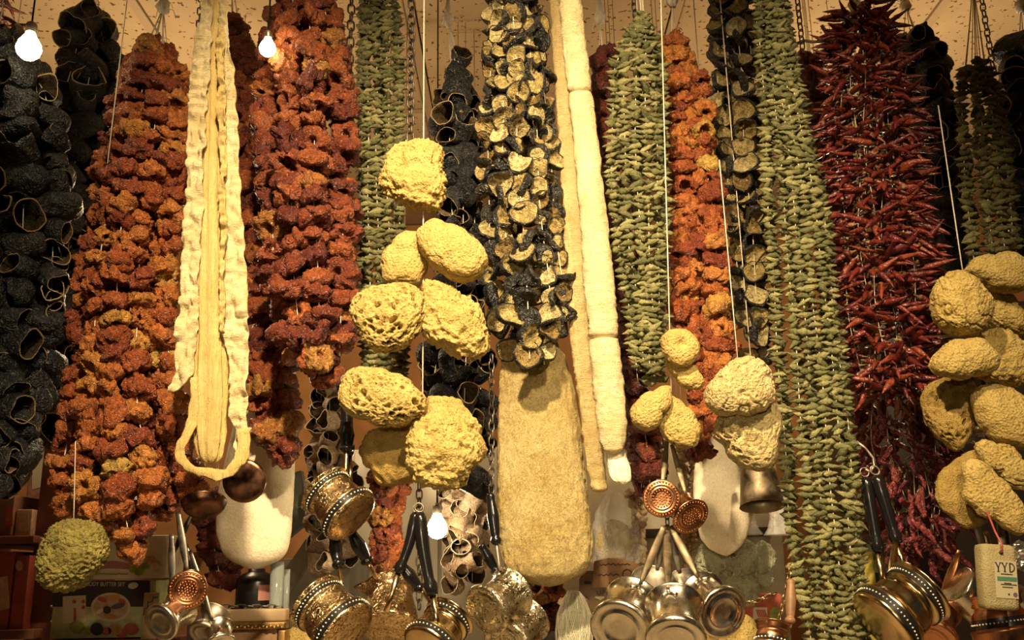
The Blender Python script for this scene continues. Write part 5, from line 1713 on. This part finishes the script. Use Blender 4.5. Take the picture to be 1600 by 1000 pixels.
# -- right: card, packet, foil, soap bar
tag(pbox('carton', 1404, 1446, 848, 1470, 1.74, 0.05, M['grey_tile']), 'tall slate-grey carton behind the big gilt coffee pot', 'box')
b = pbox('packet', 1356, 1398, 862, 1470, 1.74, 0.03, M['print_yellow'])
tag(b, 'tall yellow-green packet below the two black pot handles at the right', 'packet')
print_plate('printed_leaf', ellipse(1374, 882, 10, 14, 14, 0.4), 1.74, M['print_green'], b)
n = N('crumpled_foil')
n.color((0.45, 0.40, 0.34))
n.set(Metallic=0.8, Roughness=0.3)
M['foil'] = n.m
for k, (cx, cy, s, lab) in enumerate(((1508, 676, 20, 'crumpled silver wrapper between the dull chilies and the right-hand sponges'), (1594, 870, 26, 'crumpled dark wrapper at the right edge behind the soap bar'))):
    V, F = ico(4)
    q = V * 1.8
    V = V * (1 + 0.35 * noise(q + k, 91 + k) + 0.22 * (0.5 - np.abs(noise(q * 2.4, 95 + k)) * 2))[:, None] * np.array([1.2, 0.7, 0.8]) * s * mpp(cx, cy, 1.5)
    tag(put('foil_wrapper', mesh('foil_wrapper', V, F, [M['foil']], flat=True), None, P(cx, cy, 1.48)), lab, 'wrapper')

_sb = thing('soap_bar', P(1560, 952, 1.31), 'beige rounded soap bar with a printed label hanging at the right', 'soap')
M['soap'] = sponge_mat('beige_pumice_soap', (0.30, 0.24, 0.11), (0.42, 0.34, 0.17), 500, 0.5)
M['label_paper'] = simple('cream_label', (0.40, 0.34, 0.20), 0.6)
_mm = mpp(1557, 905, 1.31)
_R = Matrix.Rotation(math.radians(4.5), 3, 'Y')
V, F = box(-27 * _mm, 27 * _mm, -0.014, 0.014, 0, 99 * _mm, 0.007)
_c0 = P(1560, 953, 1.31) - _sb.location
put('bar', mesh('bar', [_R @ Vector(v) + _c0 for v in V], F, [M['soap']]), _sb)


def on_soap(x, z, dy):
    return _R @ Vector((x * _mm, -0.0142 - dy, z * _mm)) + _c0


def soap_plate(name, x0, x1, z0, z1, dy, mat):
    f = [on_soap(x0, z0, dy), on_soap(x1, z0, dy), on_soap(x1, z1, dy), on_soap(x0, z1, dy)]
    b2 = [p + Vector((0, 0.0004, 0)) for p in f]
    return put(name, mesh(name, f + b2, [(3, 2, 1, 0), (4, 5, 6, 7), (0, 1, 5, 4), (1, 2, 6, 5), (2, 3, 7, 6), (3, 0, 4, 7)], [mat], flat=True), _sb)


_lb = soap_plate('label', -10, 24, 18, 74, 0.0006, M['label_paper'])
soap_plate('printed_bar', -7, 23, 44, 50, 0.0012, M['print_teal'])
for z, x0, x1 in ((53.5, -1, 17), (38, -2, 22), (34, 0, 16), (40, 3, 14)):
    soap_plate('printed_line', x0, x1, z, z + 1.2, 0.0012, M['ink'])
soap_plate('printed_dot', 8, 10.5, 23, 25.5, 0.0012, M['ink'])
V = [on_soap(19 + 3.4 * math.cos(a), 24 + 3.4 * math.sin(a), 0.0012) for a in np.linspace(0, 2 * PI, 14, endpoint=False)]
put('printed_seal', mesh('printed_seal', V, [tuple(range(14))[::-1]], [M['print_violet']], flat=True), _sb)
# the letters Y Y D with serifs
_let = []


def stroke(x0, z0, x1, z1, w):
    d = Vector((x1 - x0, z1 - z0))
    nn = Vector((-d.y, d.x)).normalized() * w / 2
    q = [(x0 + nn.x, z0 + nn.y), (x0 - nn.x, z0 - nn.y), (x1 - nn.x, z1 - nn.y), (x1 + nn.x, z1 + nn.y)]
    f = [on_soap(a, b3, 0.0012) for a, b3 in q]
    bk = [p + Vector((0, 0.0005, 0)) for p in f]
    _let.append((f + bk, [(0, 1, 2, 3), (7, 6, 5, 4), (0, 4, 5, 1), (1, 5, 6, 2), (2, 6, 7, 3), (3, 7, 4, 0)]))


for x in (-4.5, 5.5):
    stroke(x, 57.5, x, 64, 1.8)
    stroke(x, 63.5, x - 3.6, 71, 1.8)
    stroke(x, 63.5, x + 3.6, 71, 1.0)
    stroke(x - 2, 57.5, x + 2, 57.5, 0.8)
    stroke(x - 5.2, 71, x - 2, 71, 0.8)
    stroke(x + 2, 71, x + 5.2, 71, 0.8)
stroke(13.5, 57.5, 13.5, 71, 1.8)
_arc = [(13.5 + 7 * math.sin(t), 64.2 - 6.7 * math.cos(t)) for t in np.linspace(0, PI, 9)]
for (a, b2), (c, d) in zip(_arc[:-1], _arc[1:]):
    stroke(a, b2, c, d, 1.5)
V, F, _ = join(_let)
put('lettering', mesh('lettering', V, F, [M['ink']], flat=True), _sb)
V, F = ico(2)
put('cord_hole', mesh('cord_hole', [Vector(v) * 0.003 + on_soap(2, 86, -0.001) for v in V], F, [M['ink']]), _sb)
put('cord', mesh('cord', *tube([on_soap(2, 86, 0.002), on_soap(3, 100, 0.001), on_soap(1, 118, -0.01), on_soap(-4, 150, -0.02)], 0.0014, 6), [M['carton_red']]), _sb)

# -- hangers of the things that have no thread of their own yet
for (x, y, Y, lab) in ((1130, 605, 1.72, 'cord of the pale loofah behind the copper dippers'), (1184, 690, 1.62, 'cord of the upside-down metal tumbler'), (420, 565, 1.78, 'cord of the pale loofah left of the orange wall')):
    p = P(x, y, Y)
    twine([Vector((p.x, Y, ZC - 0.002)), Vector((p.x, Y, (p.z + ZC) / 2)), p], lab, 'hanging_cord', 0.0012)
